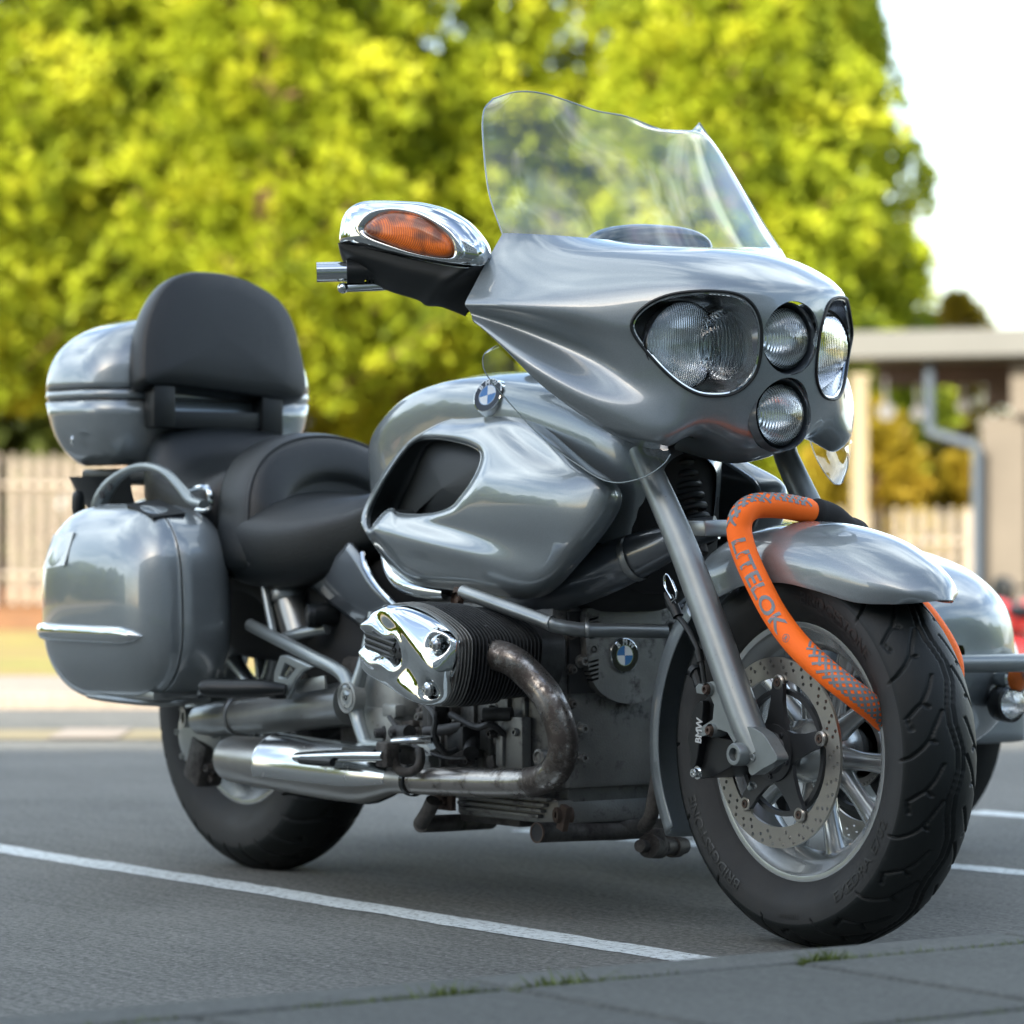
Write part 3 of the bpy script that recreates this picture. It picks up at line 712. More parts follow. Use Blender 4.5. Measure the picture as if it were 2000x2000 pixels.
for nm, la_, zz, r_ in (('canopy_light', 4.15, 1.92, .10), ('canopy_light', 4.5, 1.9, .08), ('canopy_light', 5.0, 1.98, .075)):
    p = K(la_, 40.2, zz); g = MB(); g.lathe([(0, -.06), (r_ * .6, -.06), (r_, .0), (r_ * .95, .05), (0, .06)], p, -DP + np.array([0, 0, -.2]), 20)
    g.tube([p, K(la_, 40.3, 2.3)], .02, 6, 1); g.build('wall_lamp', 'white_lamp', bld)

# ------------------------------------------------------------------ parked red motorbikes by the building
def red_bike(lat, t, rot, label, src=None):
    z = float(ground_z(lat, t)); p = K(lat, t, z)
    if src:
        r_ = src.copy(); scene.collection.objects.link(r_); r_.location = p; r_.rotation_euler = (0, 0, rot); r_['label'] = label
        for ch in src.children: c = ch.copy(); scene.collection.objects.link(c); c.parent = r_
        return r_
    root = thing('parked_motorbike', label, 'motorcycle', (0, 0, 0), 'red motorbikes parked by the building')
    for x in (-.65, .65):
        w = MB(); w.lathe([(.2, -.04), (.27, -.055), (.31, 0), (.27, .055), (.2, .04)], (x, 0, .31), (0, 1, 0), 28); w.cyl((x, -.05, .31), (x, .05, .31), .05, 12)
        for k in range(6): a = k * PI / 3; w.cyl((x, 0, .31), (x + .22 * math.cos(a), 0, .31 + .22 * math.sin(a)), .012, 6)
        w.build('wheel', 'tread_rubber', root)
    bd = MB(); bd.add(*superbox((.12, 0, .78), (.33, .15, .16), 3)); bd.add(*superbox((.5, 0, .62), (.24, .17, .26), 3)); bd.add(*superbox((-.55, 0, .78), (.3, .1, .08), 3)); bd.add(*superbox((0, 0, .48), (.38, .14, .12), 3)); bd.build('fairing', 'red_paint', root)
    en = MB(); en.box((0, 0, .36), (.26, .15, .14)); en.tube([(.3, -.15, .4), (.1, -.18, .2), (-.7, -.2, .3)], .045, 10, 4); en.tube([(.62, .08, .32), (.35, .08, .95)], .025, 8, 1); en.tube([(.62, -.08, .32), (.35, -.08, .95)], .025, 8, 1); en.build('engine', 'cast_aluminium', root)
    st = MB(); st.add(*superbox((-.25, 0, .82), (.38, .14, .06), 3)); st.build('seat', 'leather', root)
    hb = MB(); hb.tube([(.2, -.36, 1.0), (.33, -.15, 1.02), (.33, .15, 1.02), (.2, .36, 1.0)], .014, 8, 4); hb.add(*superbox((.5, 0, 1.0), (.05, .13, .12), 2.5)); hb.build('handlebar', 'black_plastic', root)
    root.location = p; root.rotation_euler = (0, 0, rot); return root
rb = red_bike(4.02, 30.5, TH + R(200), 'red motorbike parked at the right edge, left one of the pair')
red_bike(4.62, 31.4, TH + R(215), 'red motorbike parked at the right edge, half hidden behind its neighbour', rb)

# ------------------------------------------------------------------ workshop building behind the viewpoint (it shades the bike)
wz = thing('workshop_building', 'long grey workshop building across the car park, behind the viewer', 'building', (*K(0, -9, 0)[:2], 0))
HB = 11.3
bbox('wall', -2, -12.2, 0, HB, 58, 6.0, 'cladding', wz, TH, bev=.005)
bbox('roof', -2, -12.2, HB + .003, HB + .25, 58.6, 6.5, 'fascia', wz, TH, bev=.005)
for k in range(15):
    for zz in (1.0, 4.6, 8.0):
        f_ = bbox('window', -26 + k * 3.5, -9.17, zz, zz + 1.9, 2.2, .05, 'window_glass', wz, TH, bev=0)
        for dx in (-1.1, 0, 1.1): bbox('frame', -26 + k * 3.5 + dx, -9.12, zz, zz + 1.9, .07, .07, 'white_lamp', f_, TH, bev=0)
# ================================================================== THE MOTORCYCLE (front = +X, its left = +Y)
bike = thing('motorcycle', 'large silver touring motorcycle with windscreen, panniers and a sidecar, parked beside the kerb', 'motorcycle', (0, 0, 0))
FW = np.array([.835, 0, .315]); RW = np.array([-.8205, 0, .322])

def tyre_geo(c, R0, halfw, rb, wb, nper, nang=900, ncr=110, front=True):
    """tyre with moulded grooves; R0 crown radius, rb bead radius, halfw half width"""
    H = R0 - rb
    prof = [(rb - .004, wb - .012), (rb, wb), (rb + H * .13, wb + (halfw - wb) * .45), (rb + H * .33, halfw * .97), (rb + H * .52, halfw), (rb + H * .66, halfw * .955), (rb + H * .79, halfw * .80), (rb + H * .90, halfw * .575), (rb + H * .975, halfw * .30), (R0, 0)]
    full = [(r, -y) for r, y in prof] + [(r, y) for r, y in reversed(prof[:-1])]
    q = resamp([(r, y, 0) for r, y in full], ncr)[:, :2]
    L = np.concatenate([[0], np.cumsum(np.linalg.norm(np.diff(q, axis=0), axis=1))]); s = L - L[-1] / 2
    nr = np.gradient(q, axis=0); nrm = np.stack([nr[:, 1], -nr[:, 0]], 1); nrm /= np.linalg.norm(nrm, axis=1)[:, None]
    if nrm[ncr // 2, 0] < 0: nrm = -nrm
    A = np.arange(nang) * 2 * PI / nang
    per = 2 * PI * R0 / nper
    U, S = np.meshgrid(A * R0, s, indexing='ij')
    dep = np.zeros_like(U)
    Sa = np.abs(S); sh = L[-1] / 2
    TW = halfw * 1.18                                     # tread reaches this far round the shoulder
    Uo = U + np.where(S > 0, per / 2, 0)
    def dseg(u, v, a, b):
        ax, ay = a; bx, by = b; dx, dy = bx - ax, by - ay; L2 = dx * dx + dy * dy
        t = np.clip(((u - ax) * dx + (v - ay) * dy) / L2, 0, 1); return np.hypot(u - ax - t * dx, v - ay - t * dy)
    if front:
        A1 = [(.0, TW + .004), (.006, TW * .86), (.020, TW * .66), (.034, TW * .52), (.030, TW * .42)]
        A2 = [(.034, TW * .52), (.052, TW * .42), (.078, TW * .24)]
        B1 = [(.052, TW * .80), (.072, TW * .86), (.088, TW * .66), (.094, TW * .56), (.086, TW * .46)]
        B2 = [(.094, TW * .56), (.112, TW * .42), (.136, TW * .28)]
        k = per / .1414
    else:
        A1 = [(.0, TW + .004), (.012, TW * .8), (.045, TW * .35), (.05, TW * .15)]; A2 = [(.045, TW * .35), (.09, TW * .2)]
        B1 = [(.070, TW + .004), (.080, TW * .8), (.105, TW * .42)]; B2 = [(.105, TW * .42), (.12, TW * .5)]; k = per / .1414
    um = np.mod(Uo, per)
    dmin = np.full_like(U, 1.0)
    for pl in (A1, A2, B1, B2):
        for (a, b) in zip(pl[:-1], pl[1:]):
            for sft in (-per, 0, per): dmin = np.minimum(dmin, dseg(um, Sa, (a[0] * k + sft, a[1]), (b[0] * k + sft, b[1])))
    tri = np.abs(np.mod(U / (per), 1) - .5) * 2
    zz = (np.clip(tri * 1.6 - .3, 0, 1) - .5) * .013
    for o_ in (-.0065, .0065): dmin = np.minimum(dmin, np.abs(S - zz - o_) * .92 + .0003)
    if not front: dmin = np.minimum(dmin, np.abs(S) + .001)
    w = .0026 if front else .0034
    g = np.clip(1.45 - dmin / w, 0, 1); g = g * g * (3 - 2 * g); dep = g * .0046 * np.clip((TW + .006 - Sa) / .004, 0, 1)
    # the tread cap stands a little proud of the sidewall
    cap = np.clip((TW - Sa) / .003, 0, 1) * .0012
    ribs = .0006 * np.exp(-((Sa - (sh - .016)) / .0012) ** 2) + .0006 * np.exp(-((Sa - (sh - .024)) / .001) ** 2)
    off = cap - dep + ribs
    r = q[None, :, 0] + nrm[None, :, 0] * off; y = q[None, :, 1] + nrm[None, :, 1] * off
    X = c[0] + r * np.cos(A)[:, None]; Z = c[2] + r * np.sin(A)[:, None]; Y = c[1] + y
    # the contact patch flattens on the ground
    Z = np.maximum(Z, 0.0005)
    V = np.stack([X, Y, Z], -1).reshape(-1, 3)
    i = np.arange(nang)[:, None]; j = np.arange(ncr - 1)[None, :]; i2 = (i + 1) % nang
    F = np.stack([i * ncr + j, i2 * ncr + j, i2 * ncr + j + 1, i * ncr + j + 1], -1).reshape(-1, 4)
    mi = ((np.abs(s[:-1] + s[1:]) / 2) < TW - .001).astype(int); mi = np.tile(mi, nang)
    return V, F, mi, q, nrm, s
def grid_obj(name, V, F, parent, mats, mi):
    me = bpy.data.meshes.new(name); piv = (V.min(0) + V.max(0)) / 2; n = len(F)
    me.vertices.add(len(V)); me.vertices.foreach_set('co', (V - piv).astype(np.float32).ravel())
    me.loops.add(n * 4); me.loops.foreach_set('vertex_index', F.astype(np.int32).ravel())
    me.polygons.add(n); me.polygons.foreach_set('loop_start', np.arange(0, n * 4, 4, dtype=np.int32)); me.polygons.foreach_set('loop_total', np.full(n, 4, dtype=np.int32))
    for m in mats: me.materials.append(MATS[m])
    me.polygons.foreach_set('material_index', mi.astype(np.int32)); me.polygons.foreach_set('use_smooth', [True] * n); me.update(calc_edges=True)
    o = bpy.data.objects.new(name, me); scene.collection.objects.link(o); o.parent = parent; o.location = piv - np.array(wloc(parent)); return o
def sidewall_text(c, q, nrm, s, text, size, r_mid, a_c, side, flip=False, squeeze=1.0, outline=False):
    """lettering moulded on the sidewall; a_c = angle of its middle (0 = forward, 90 = up)"""
    V, F = text_geo(text, size, 0, 0.0002, 1); xs = np.array([v[0] for v in V]); cx = (xs.min() + xs.max()) / 2
    half = len(q) // 2; qs = q[:half] if side < 0 else q[half:][::-1]; ns = nrm[:half] if side < 0 else nrm[half:][::-1]
    out = []
    for v in V:
        rr = r_mid + (v[1] - size * .35) * (-1 if flip else 1)
        a = R(a_c) + (-(v[0] - cx) if not flip else (v[0] - cx)) * squeeze / r_mid * (1 if side < 0 else -1)
        k = int(np.argmin(np.abs(qs[:, 0] - rr))); y = np.interp(rr, qs[:half, 0][:int(half * .62)], qs[:half, 1][:int(half * .62)])
        y += .0013 * side
        out.append((c[0] + rr * math.cos(a), c[1] + y, c[2] + rr * math.sin(a)))
    return out, F
SEC = 5
def wheel(name, c, R0, halfw, rb, wb, front, label):
    rim = MB(); n = 96
    # rim barrel and flanges
    W = wb
    rim.lathe([(rb - .030, -W * .60), (rb - .022, -W * .78), (rb - .012, -W * .90), (rb - .006, -W - .002), (rb + .006, -W - .004), (rb + .0115, -W - .002), (rb + .0125, -W + .003), (rb + .004, -W + .007), (rb - .003, -W + .02),
               (rb - .003, W - .02), (rb + .004, W - .007), (rb + .0125, W - .003), (rb + .0115, W + .002), (rb + .006, W + .004), (rb - .006, W + .002), (rb - .012, W * .9), (rb - .022, W * .78), (rb - .030, W * .60), (rb - .040, W * .3), (rb - .044, 0), (rb - .040, -W * .3), (rb - .030, -W * .60)], c, (0, 1, 0), n)
    root = rim.build(name, 'wheel_alloy', bike, sharp=30, label=label)
    # five twin spokes
    for k in range(SEC):
        sp = MB(); a = 2 * PI * k / SEC + (R(50) if front else R(20))
        for sg in (-1, 1):
            a0 = a + sg * R(9); a1 = a + sg * R(17)
            p0 = c + np.array([math.cos(a0), 0, math.sin(a0)]) * .045; p1 = c + np.array([math.cos(a1), 0, math.sin(a1)]) * (rb - .034)
            pm = (p0 + p1) / 2
            sp.tube([p0, pm, p1], [.021, .015, .019], 12, 6, ell=(1, 1))
        sp.build('spoke', 'wheel_alloy', root)
    hub = MB(); hub.lathe([(0, -.075), (.03, -.075), (.036, -.07), (.040, -.055), (.05, -.045), (.055, 0), (.05, .045), (.040, .055), (.036, .07), (.03, .075), (0, .075)], c, (0, 1, 0), 40); hub.build('hub', 'wheel_alloy', root, sharp=50)
    V, F, mi, q, nrm, s = tyre_geo(c, R0, halfw, rb, wb, 14 if front else 15, 1300 if front else 700, 120 if front else 80, front)
    ty = grid_obj('tyre', V, F, root, ['sidewall_rubber', 'tread_rubber'], mi)
    return root, q, nrm, s
fw, fq, fn, fs = wheel('front_wheel', FW, .316, .077, .2055, .048, True, 'front wheel with silver twin spokes')
tx = MB()
for args in (('BRIDGESTONE', .026, .252, 221, -1, False, 1.12), ('EXEDRA E702', .024, .252, 318, -1, True, 1.25), ('TUBELESS', .010, .262, 272, -1, False, 1.1), ('BRIDGESTONE', .026, .252, 60, -1, False, 1.12)):
    tx.add(*sidewall_text(FW, fq, fn, fs, *args))
tx.build('tyre_lettering', 'tyre_letter', fw, smooth=False)
rw, rq, rn, rs = wheel('rear_wheel', RW, .3265, .087, .192, .055, False, 'rear wheel mostly hidden behind muffler and pannier')

def disc(c, y, r0, r1, a_off, parent, side):
    b = MB(); cc = np.array([c[0], y, c[2]]); holes = []
    outer = circle(r1, 160)
    # inner edge with five lugs
    inner = []
    for k in range(200):
        a = 2 * PI * k / 200; dd = min(abs((a - R(a_off) - 2 * PI * j / 5 + PI) % (2 * PI) - PI) for j in range(5)); lug = .014 * max(0, 1 - (dd / .13) ** 2) if dd < .13 else 0
        inner.append(((r0 - lug) * math.cos(a), (r0 - lug) * math.sin(a)))
    holes.append(inner); rw_ = r1 - r0
    for k in range(36):
        a = 2 * PI * k / 36
        j = k % 3
        for rr_, da in ((r0 + rw_ * (.28 + .0 * j), 0.0), (r0 + rw_ * (.54 + .03 * (k % 2)), .055), (r0 + rw_ * .82, .105)):
            if rr_ < r0 + rw_ * .4 and k % 2: continue
            holes.append(circle(.0031, 12, (rr_ * math.cos(a + da), rr_ * math.sin(a + da))))
    b.plate(outer, holes, cc + np.array([0, -.0025, 0]), (1, 0, 0), (0, 0, 1), (0, 1, 0), .005)
    d = b.build('brake_disc', 'disc_steel', parent, smooth=False)
    # five-armed black carrier
    ca = MB(); star = []
    for j in range(5):
        a = R(a_off) + 2 * PI * j / 5
        for da, rr in ((-.62, .048), (-.36, .058), (-.17, .085), (-.12, .112), (0, .117), (.12, .112), (.17, .085), (.36, .058)): star.append((rr * math.cos(a + da), rr * math.sin(a + da)))
    hl = []
    ca.plate(star, hl, cc + np.array([0, -.004 + side * .004, 0]), (1, 0, 0), (0, 0, 1), (0, 1, 0), .008)
    ca.lathe([(.094, -.005), (.102, -.005), (.102, .005), (.094, .005), (.094, -.005)], cc + np.array([0, -side * .012, 0]), (0, 1, 0), 60)
    ca.lathe([(.02, -.0), (.046, .0), (.046, .012), (.034, .014), (.03, .02), (.02, .02)], cc, (0, side, 0), 36)
    for j in range(5): 
        a = R(a_off + 36) + 2 * PI * j / 5; ca.bolt(cc + np.array([.038 * math.cos(a), side * .013, .038 * math.sin(a)]), (0, side, 0), .004, .004)
    ca.build('disc_carrier', 'disc_carrier', d)
    bo = MB()
    for j in range(5):
        a = R(a_off) + 2 * PI * j / 5; p = cc + np.array([(r0 - .0065) * math.cos(a), side * .004, (r0 - .0065) * math.sin(a)])
        bo.lathe([(.0125, 0), (.0125, .003), (.0105, .005), (.0075, .005), (.0075, .002)], p, (0, side, 0), 20); bo.mat(1).lathe([(.0075, .002), (.0065, .006), (.003, .006), (.003, .002), (0, .002)], p, (0, side, 0), 12); bo.mat(0)
    bo.build('disc_bolts', None, d, mats=['disc_steel', 'rust'])
    return d
disc(FW, -.092, .119, .1525, 86, fw, -1)
disc(FW, .092, .119, .1525, 86, fw, 1)
ab = MB(); rg_ = []
ab.plate(circle(.062, 96), [circle(.048, 60)] + [[(r_ * math.cos(a_), r_ * math.sin(a_)) for r_, a_ in ((.056, q_ - .02), (.060, q_ - .02), (.060, q_ + .02), (.056, q_ + .02))] for q_ in np.arange(48) * 2 * PI / 48], FW + np.array([0, .078, 0]), (1, 0, 0), (0, 0, 1), (0, 1, 0), .003)
ab.build('sensor_ring', 'disc_steel', fw, smooth=False)
disc(RW, .10, .10, .1425, 10, rw, 1)

# ------------------------------------------------------------------ fork
for sy in (-1, 1):
    Y = -.155
    q = [P(*c2(*k), Y) for k in ((128, -60), (150, 10), (320, 400), (468, 800), (538, 1000), (610, 1200), (650, 1300), (692, 1388))]
    f = MB(); f.tube(q, [.0205, .0215, .0245, .026, .0265, .0265, .0255, .022], 28, 6)
    d0 = np.array(q[-1]) - np.array(q[-2]); d0 /= np.linalg.norm(d0); e = np.array(q[-1])
    f.tube([e - d0 * .012, e + d0 * .004, e + d0 * .012], [.0215, .0195, .013], 28, 3)
    fk = f
    if sy > 0:
        m_ = MB(); m_.add([(x, -y, z) for x, y, z in f.v], f.f); fk = m_
    leg = fk.build('fork_leg', 'fork_alloy', bike, label='near fork leg with caliper bracket and axle clamp' if sy < 0 else None)
    # axle clamp foot
    a = MB(); ac = np.array(P(1466, 1472, -.158)); 
    up_ = -d0; rt_ = np.cross((0, 1, 0), up_)
    M = Matrix(((rt_[0], 0, up_[0]), (rt_[1], 1, up_[1]), (rt_[2], 0, up_[2])))
    cf = np.array(P(*c2(660, 1380), -.174)); ft = [(lambda p: (p[0] - cf[0], p[2] - cf[2]))(np.array(P(*c2(*k), -.174))) for k in ((572, 1290), (590, 1262), (640, 1255), (700, 1290), (735, 1340), (764, 1392), (762, 1416), (700, 1452), (668, 1474), (648, 1484), (634, 1470), (630, 1442), (604, 1418), (584, 1360))]
    a.plate(resamp([(u_, v_, 0) for u_, v_ in ft], 56, True)[:, :2].tolist(), [], cf, (1., 0, 0), (0, 0, 1.), (0, 1, 0), .024)
    a.lathe([(0, .004), (.009, .004), (.009, -.004), (.0105, .014), (.0165, .014), (.0185, .010), (.0185, -.02)], ac + np.array([0, -.022, 0]), (0, -1, 0), 28)
    a.bolt(ac + rt_ * -.018 + d0 * .05 + np.array([0, -.012, 0]), -rt_, .005, .006).bolt(e + d0 * .004 + np.array([0, -.018, 0]), (0, -1, 0), .0065, .003)
    # caliper bracket: webbed arms to two bolts
    b1, b2 = np.array(P(*c2(430, 1078), Y - .02)) + np.array([0, .02, 0]), np.array(P(*c2(445, 1272), Y - .02)) + np.array([0, .02, 0]); s1, s2 = np.array(P(*c2(520, 1075), Y)), np.array(P(*c2(590, 1290), Y))
    c_ = np.array(P(*c2(505, 1170), Y)); U = np.array([1., 0, 0]); Wz = np.array([0, 0, 1.])
    def uv(p): return (p[0] - c_[0], p[2] - c_[2])
    out = [uv(np.array(P(*c2(*k), Y))) for k in ((425, 1050), (450, 1060), (480, 1040), (560, 1040), (620, 1200), (640, 1290), (590, 1330), (560, 1280), (520, 1265), (470, 1290), (435, 1300), (418, 1270), (450, 1245), (490, 1220), (497, 1150), (480, 1110), (445, 1100), (415, 1095), (410, 1065))]
    a.plate(out, [], c_ + np.array([0, -.012, 0]), U, Wz, (0, 1, 0), .022)
    for p in (b1, b2): a.lathe([(.0105, .004), (.0115, 0), (.0115, -.024), (0, -.024)], p + np.array([0, -.014, 0]), (0, -1, 0), 20)
    if sy > 0: a.mirror(); a.v = a.v[len(a.v) // 2:]; k = len(a.f) // 2; a.f = [tuple(i - len(a.v) for i in f_) for f_ in a.f[k:]]; a.m = a.m[k:]
    a.build('axle_clamp', 'fork_alloy', leg, sharp=40, mods=bevel(.003, 3))
    bb = MB()
    for p in (b1, b2): bb.bolt(p + np.array([0, -.017, 0]), (0, -1, 0), .0075, .006)
    if sy > 0: bb.v = [(x, -y, z) for x, y, z in bb.v]
    bb.build('bracket_bolts', 'rust', leg)
    # black four-piston caliper
    cl = MB(); Yc = -.158
    def cp(x, y): p = np.array(P(*c2(x, y), Yc)); return (p[0] - c_[0], p[2] - c_[2])
    o1 = [cp(*k) for k in ((400, 1140), (440, 1106), (452, 1130), (448, 1220), (440, 1260), (470, 1300), (560, 1330), (560, 1420), (470, 1480), (400, 1500), (372, 1490), (362, 1440), (372, 1400), (352, 1340), (352, 1290), (376, 1240), (366, 1200), (372, 1165))]
    cl.plate(resamp([(a_, b_, 0) for a_, b_ in o1], 60, True)[:, :2].tolist(), [], (c_[0], Yc + .006, c_[2]), U, Wz, (0, 1, 0), .080)
    o2 = [cp(*k) for k in ((404, 1150), (430, 1130), (436, 1160), (430, 1230), (418, 1330), (404, 1420), (385, 1460), (374, 1430), (378, 1390), (364, 1330), (364, 1295), (386, 1240), (378, 1205))]
    cl.plate(resamp([(a_, b_, 0) for a_, b_ in o2], 50, True)[:, :2].tolist(), [], (c_[0], Yc - .008, c_[2]), U, Wz, (0, 1, 0), .016)
    if sy > 0: cl.v = [(x, -y, z) for x, y, z in cl.v]
    cal = cl.build('brake_caliper', 'caliper_grey', leg, smooth=True, sharp=30, mods=bevel(.003, 2))
    if sy < 0:
        V, F = text_geo('BMW', .021, .0004, .0006); t0 = np.array(P(*c2(395, 1332), Yc - .0085)); t1 = np.array(P(*c2(402, 1212), Yc - .0085)); tx_ = (t1 - t0) / np.linalg.norm(t1 - t0); ty_ = np.cross((0, -1, 0), tx_)
        wd = max(v[0] for v in V); k = np.linalg.norm(t1 - t0) / wd
        obj('caliper_lettering', [t0 + tx_ * v[0] * k + ty_ * (v[1] - .008) + np.array([0, -v[2] - .0006, 0]) for v in V], F, 'letter_silver', cal, False)
        bm_ = MB(); bm_.bolt(P(*c2(382, 1472), Yc - .016), (0, -1, 0), .0075, .006); bm_.bolt(P(*c2(378, 1010), -.13), (-.4, -1, 0), .006, .006); bm_.build('caliper_bolts', 'chrome_scuffed', cal)
# brake hoses and the sensor lead on the near leg
h = MB(); Y = -.142
h.tube([P(*c2(245, 620), Y), P(*c2(262, 690), Y), P(*c2(330, 770), Y), P(*c2(390, 880), Y), P(*c2(412, 960), Y), P(*c2(425, 1050), Y)], .0048, 10)
h.tube([P(*c2(375, 975), Y), P(*c2(385, 1010), Y), P(*c2(400, 1060), Y)], .0085, 10)
h.cyl(P(*c2(255, 640), Y), P(*c2(275, 690), Y), .0078, 12).cyl(P(*c2(280, 685), Y), P(*c2(300, 735), Y), .0092, 12).cyl(P(*c2(395, 895), Y), P(*c2(408, 950), Y), .0075, 12).cyl(P(*c2(372, 985), Y), P(*c2(386, 1000), Y), .012, 12)
h.build('brake_hose', 'black_plastic', bike)
h = MB(); h.tube([P(*c2(270, 650), -.15), P(*c2(238, 590), -.15), P(*c2(236, 545), -.15), P(*c2(255, 540), -.15), P(*c2(285, 600), -.15), P(*c2(293, 640), -.15), P(*c2(270, 665), -.15)], .0018, 8); h.build('wire_clip', 'chrome', bike)
# spring seen between the fork legs
h = MB(); q0 = np.array(P(1318, 905, 0)); q1 = np.array(P(1345, 1010, 0)); dd = q1 - q0
ax, u, w = basis(dd); pts = [q0 - dd * .5 + dd * 2.0 * k / 150 + (u * math.cos(k * .42) + w * math.sin(k * .42)) * .030 for k in range(151)]
h.tube(pts, .0065, 10, 2); h.build('shock_spring', 'black_plastic', bike)
h = MB(); h.cyl(q0 - dd * .6, q1 + dd * .7, .018, 16); h.build('shock_absorber', 'grimy_cast', bike)

# ------------------------------------------------------------------ front mudguard
def arc_rows(c, specs, a0, a1, n, extra=None):
    """specs: (|y|, radius) across; rows run along the arc"""
    rows = []
    for k in range(n + 1):
        s = k / n; a = R(a0 + (a1 - a0) * s); w, dr, drop = extra(s) if extra else (1, 0, 0)
        rows.append([(c[0] + (r + dr - (drop * (i / (len(specs) - 1)) ** 2)) * math.cos(a), y * w, c[2] + (r + dr - (drop * (i / (len(specs) - 1)) ** 2)) * math.sin(a)) for i, (y, r) in enumerate(specs)])
    return rows
ctl = []   # from the front tip back to behind the fork; each: centre, mid, shoulder, side, edge (near side)
tip = [(1.128, 0, .561), (1.124, -.012, .561), (1.116, -.022, .560), (1.106, -.032, .559), (1.094, -.040, .558)]
ctl.append(tip)
def sec(xc, zc, xe, ze, hw, crown=.018):
    return [(xc, 0, zc), (xc + (xe - xc) * .1, -hw * .42, zc - crown * .35), (xc + (xe - xc) * .3, -hw * .78, zc - crown * 1.3), (xc + (xe - xc) * .6, -hw * .97, zc + (ze - zc) * .55), (xe, -hw, ze)]
ctl.append(sec(1.110, .590, 1.066, .556, .062, .010))
ctl.append(sec(1.070, .620, 1.01, .558, .085, .013))
ctl.append(sec(.985, .658, .935, .575, .100, .015))
ctl.append(sec(.875, .680, .855, .586, .104, .016))
ctl.append(sec(.770, .680, .765, .580, .104, .016))
ctl.append(sec(.690, .665, .690, .558, .103, .016))
ctl.append(sec(.648, .652, .655, .566, .101, .018))
V, F, G = grid_geo(mirror_rows(ctl), 5, 8)
obj('front_mudguard', V, F, 'silver_paint', bike, True, label='front mudguard', mods=both(solid(.004, 0), bevel(.0012, 2)))
rows = arc_rows(FW, [(0, .349), (.05, .348), (.082, .338), (.094, .318), (.096, .30)], 134, 207, 7, lambda s: (1 - .18 * max(0, s - .7), 0, 0))
V, F, G = grid_geo(mirror_rows(rows), 5, 6)
obj('rear_mudguard_section', V, F, 'silver_paint', bike, True, mods=solid(.004, 0))
# ------------------------------------------------------------------ fairing
f0 = [(.470, 0, 1.150), (.463, .08, 1.152), (.448, .155, 1.156), (.425, .215, 1.160), (.405, .262, 1.162), (.390, .288, 1.163), (.380, .304, 1.163)]
f1 = [(.650, 0, 1.128), (.635, .08, 1.127), (.595, .16, 1.122), (.530, .238, 1.115), (.470, .288, 1.111), (.420, .322, 1.109), (.383, .343, 1.108)]
f2 = [(.748, 0, 1.075), (.738, .08, 1.076), (.702, .155, 1.074), (.622, .232, 1.064), (.540, .296, 1.064), (.455, .342, 1.067), (.385, .369, 1.069)]
f3 = [(.770, 0, 1.036), (.757, .08, 1.034), (.720, .155, 1.026), (.640, .238, 1.008), (.556, .307, 1.024), (.468, .358, 1.036), (.389, .387, 1.043)]
f4 = [(.768, 0, .985), (.752, .08, .980), (.712, .155, .975), (.636, .234, .968), (.556, .284, .990), (.468, .337, 1.018), (.388, .381, 1.034)]
def pn(x, y, Y): p = P(x, y, -Y); return (p[0], Y, p[2])
f5 = [(.758, 0, .925), (.744, .075, .922), (.708, .150, .912), (.640, .222, .915), (.560, .258, .950), (.470, .317, .992), (.390, .376, 1.026)]
f6 = [(.742, 0, .862), (.730, .07, .866), (.705, .140, .876), (.664, .208, .870), (.600, .276, .885), (.505, .342, .945), (.402, .377, 1.012)]
f7 = [(.705, 0, .805), (.700, .06, .812), (.688, .130, .838), (.672, .203, .826), (.610, .262, .846), (.520, .330, .912), (.418, .366, .997)]
f8 = [(.620, 0, .780), (.630, .05, .792), (.655, .120, .822), (.650, .190, .801), (.598, .245, .826), (.518, .318, .900), (.428, .357, .990)]
f9 = [(.480, 0, .800), (.52, .05, .808), (.62, .115, .828), (.635, .178, .812), (.585, .232, .838), (.512, .305, .908), (.430, .348, .992)]
rows = [[(x, -y, z) for x, y, z in r] for r in (f0, f1, f2, f3, f4, f5, f6, f7, f8, f9)]
V, F, G = grid_geo(mirror_rows(rows), 6, 6)
fairing = obj('fairing', V, F, 'silver_paint', bike, True, label='silver front fairing with four lamp openings', mods=solid(.005, 1))
# lamp openings
hl_px = [(710, 1150), (738, 1098), (800, 1050), (880, 1021), (980, 1009), (1080, 1010), (1160, 1022), (1212, 1052), (1242, 1095), (1259, 1150), (1262, 1220), (1255, 1300), (1235, 1360), (1190, 1410), (1135, 1440), (1060, 1447), (990, 1438), (920, 1400), (850, 1340), (785, 1268), (735, 1205)]
HP0 = np.array([.640, -.238, 1.0]); HN = np.array([.80, -.60, 0.06]); HN /= np.linalg.norm(HN)
HN = np.array([.84, -.545, .0]); HN /= np.linalg.norm(HN)
hl = resamp([PL(*c1(*k), HP0, HN) for k in hl_px], 72, True)
def prism(loop, n, d0, d1):
    loop = np.array(loop); m = len(loop); V = [p + n * d0 for p in loop] + [p + n * d1 for p in loop]
    return V, [tuple(range(m - 1, -1, -1)), tuple(range(m, 2 * m))] + [(i, (i + 1) % m, m + (i + 1) % m, m + i) for i in range(m)]
L1, L2 = np.array([.757, 0, .982]), np.array([.742, 0, .860])
cuts = [prism(hl, HN, -.16, .12)]
Vm, Fm = prism(hl, HN, -.16, .12); cuts.append(([(x, -y, z) for x, y, z in Vm], [tuple(reversed(f)) for f in Fm]))
for Lc, r_ in ((L1, .060), (L2, .058)):
    cc = [Lc + np.array([0, r_ * 1.0 * math.cos(2 * PI * k / 40), r_ * math.sin(2 * PI * k / 40)]) for k in range(40)]
    cuts.append(prism(cc, np.array([1., 0, 0]), -.09, .1))
cut(fairing, cuts)
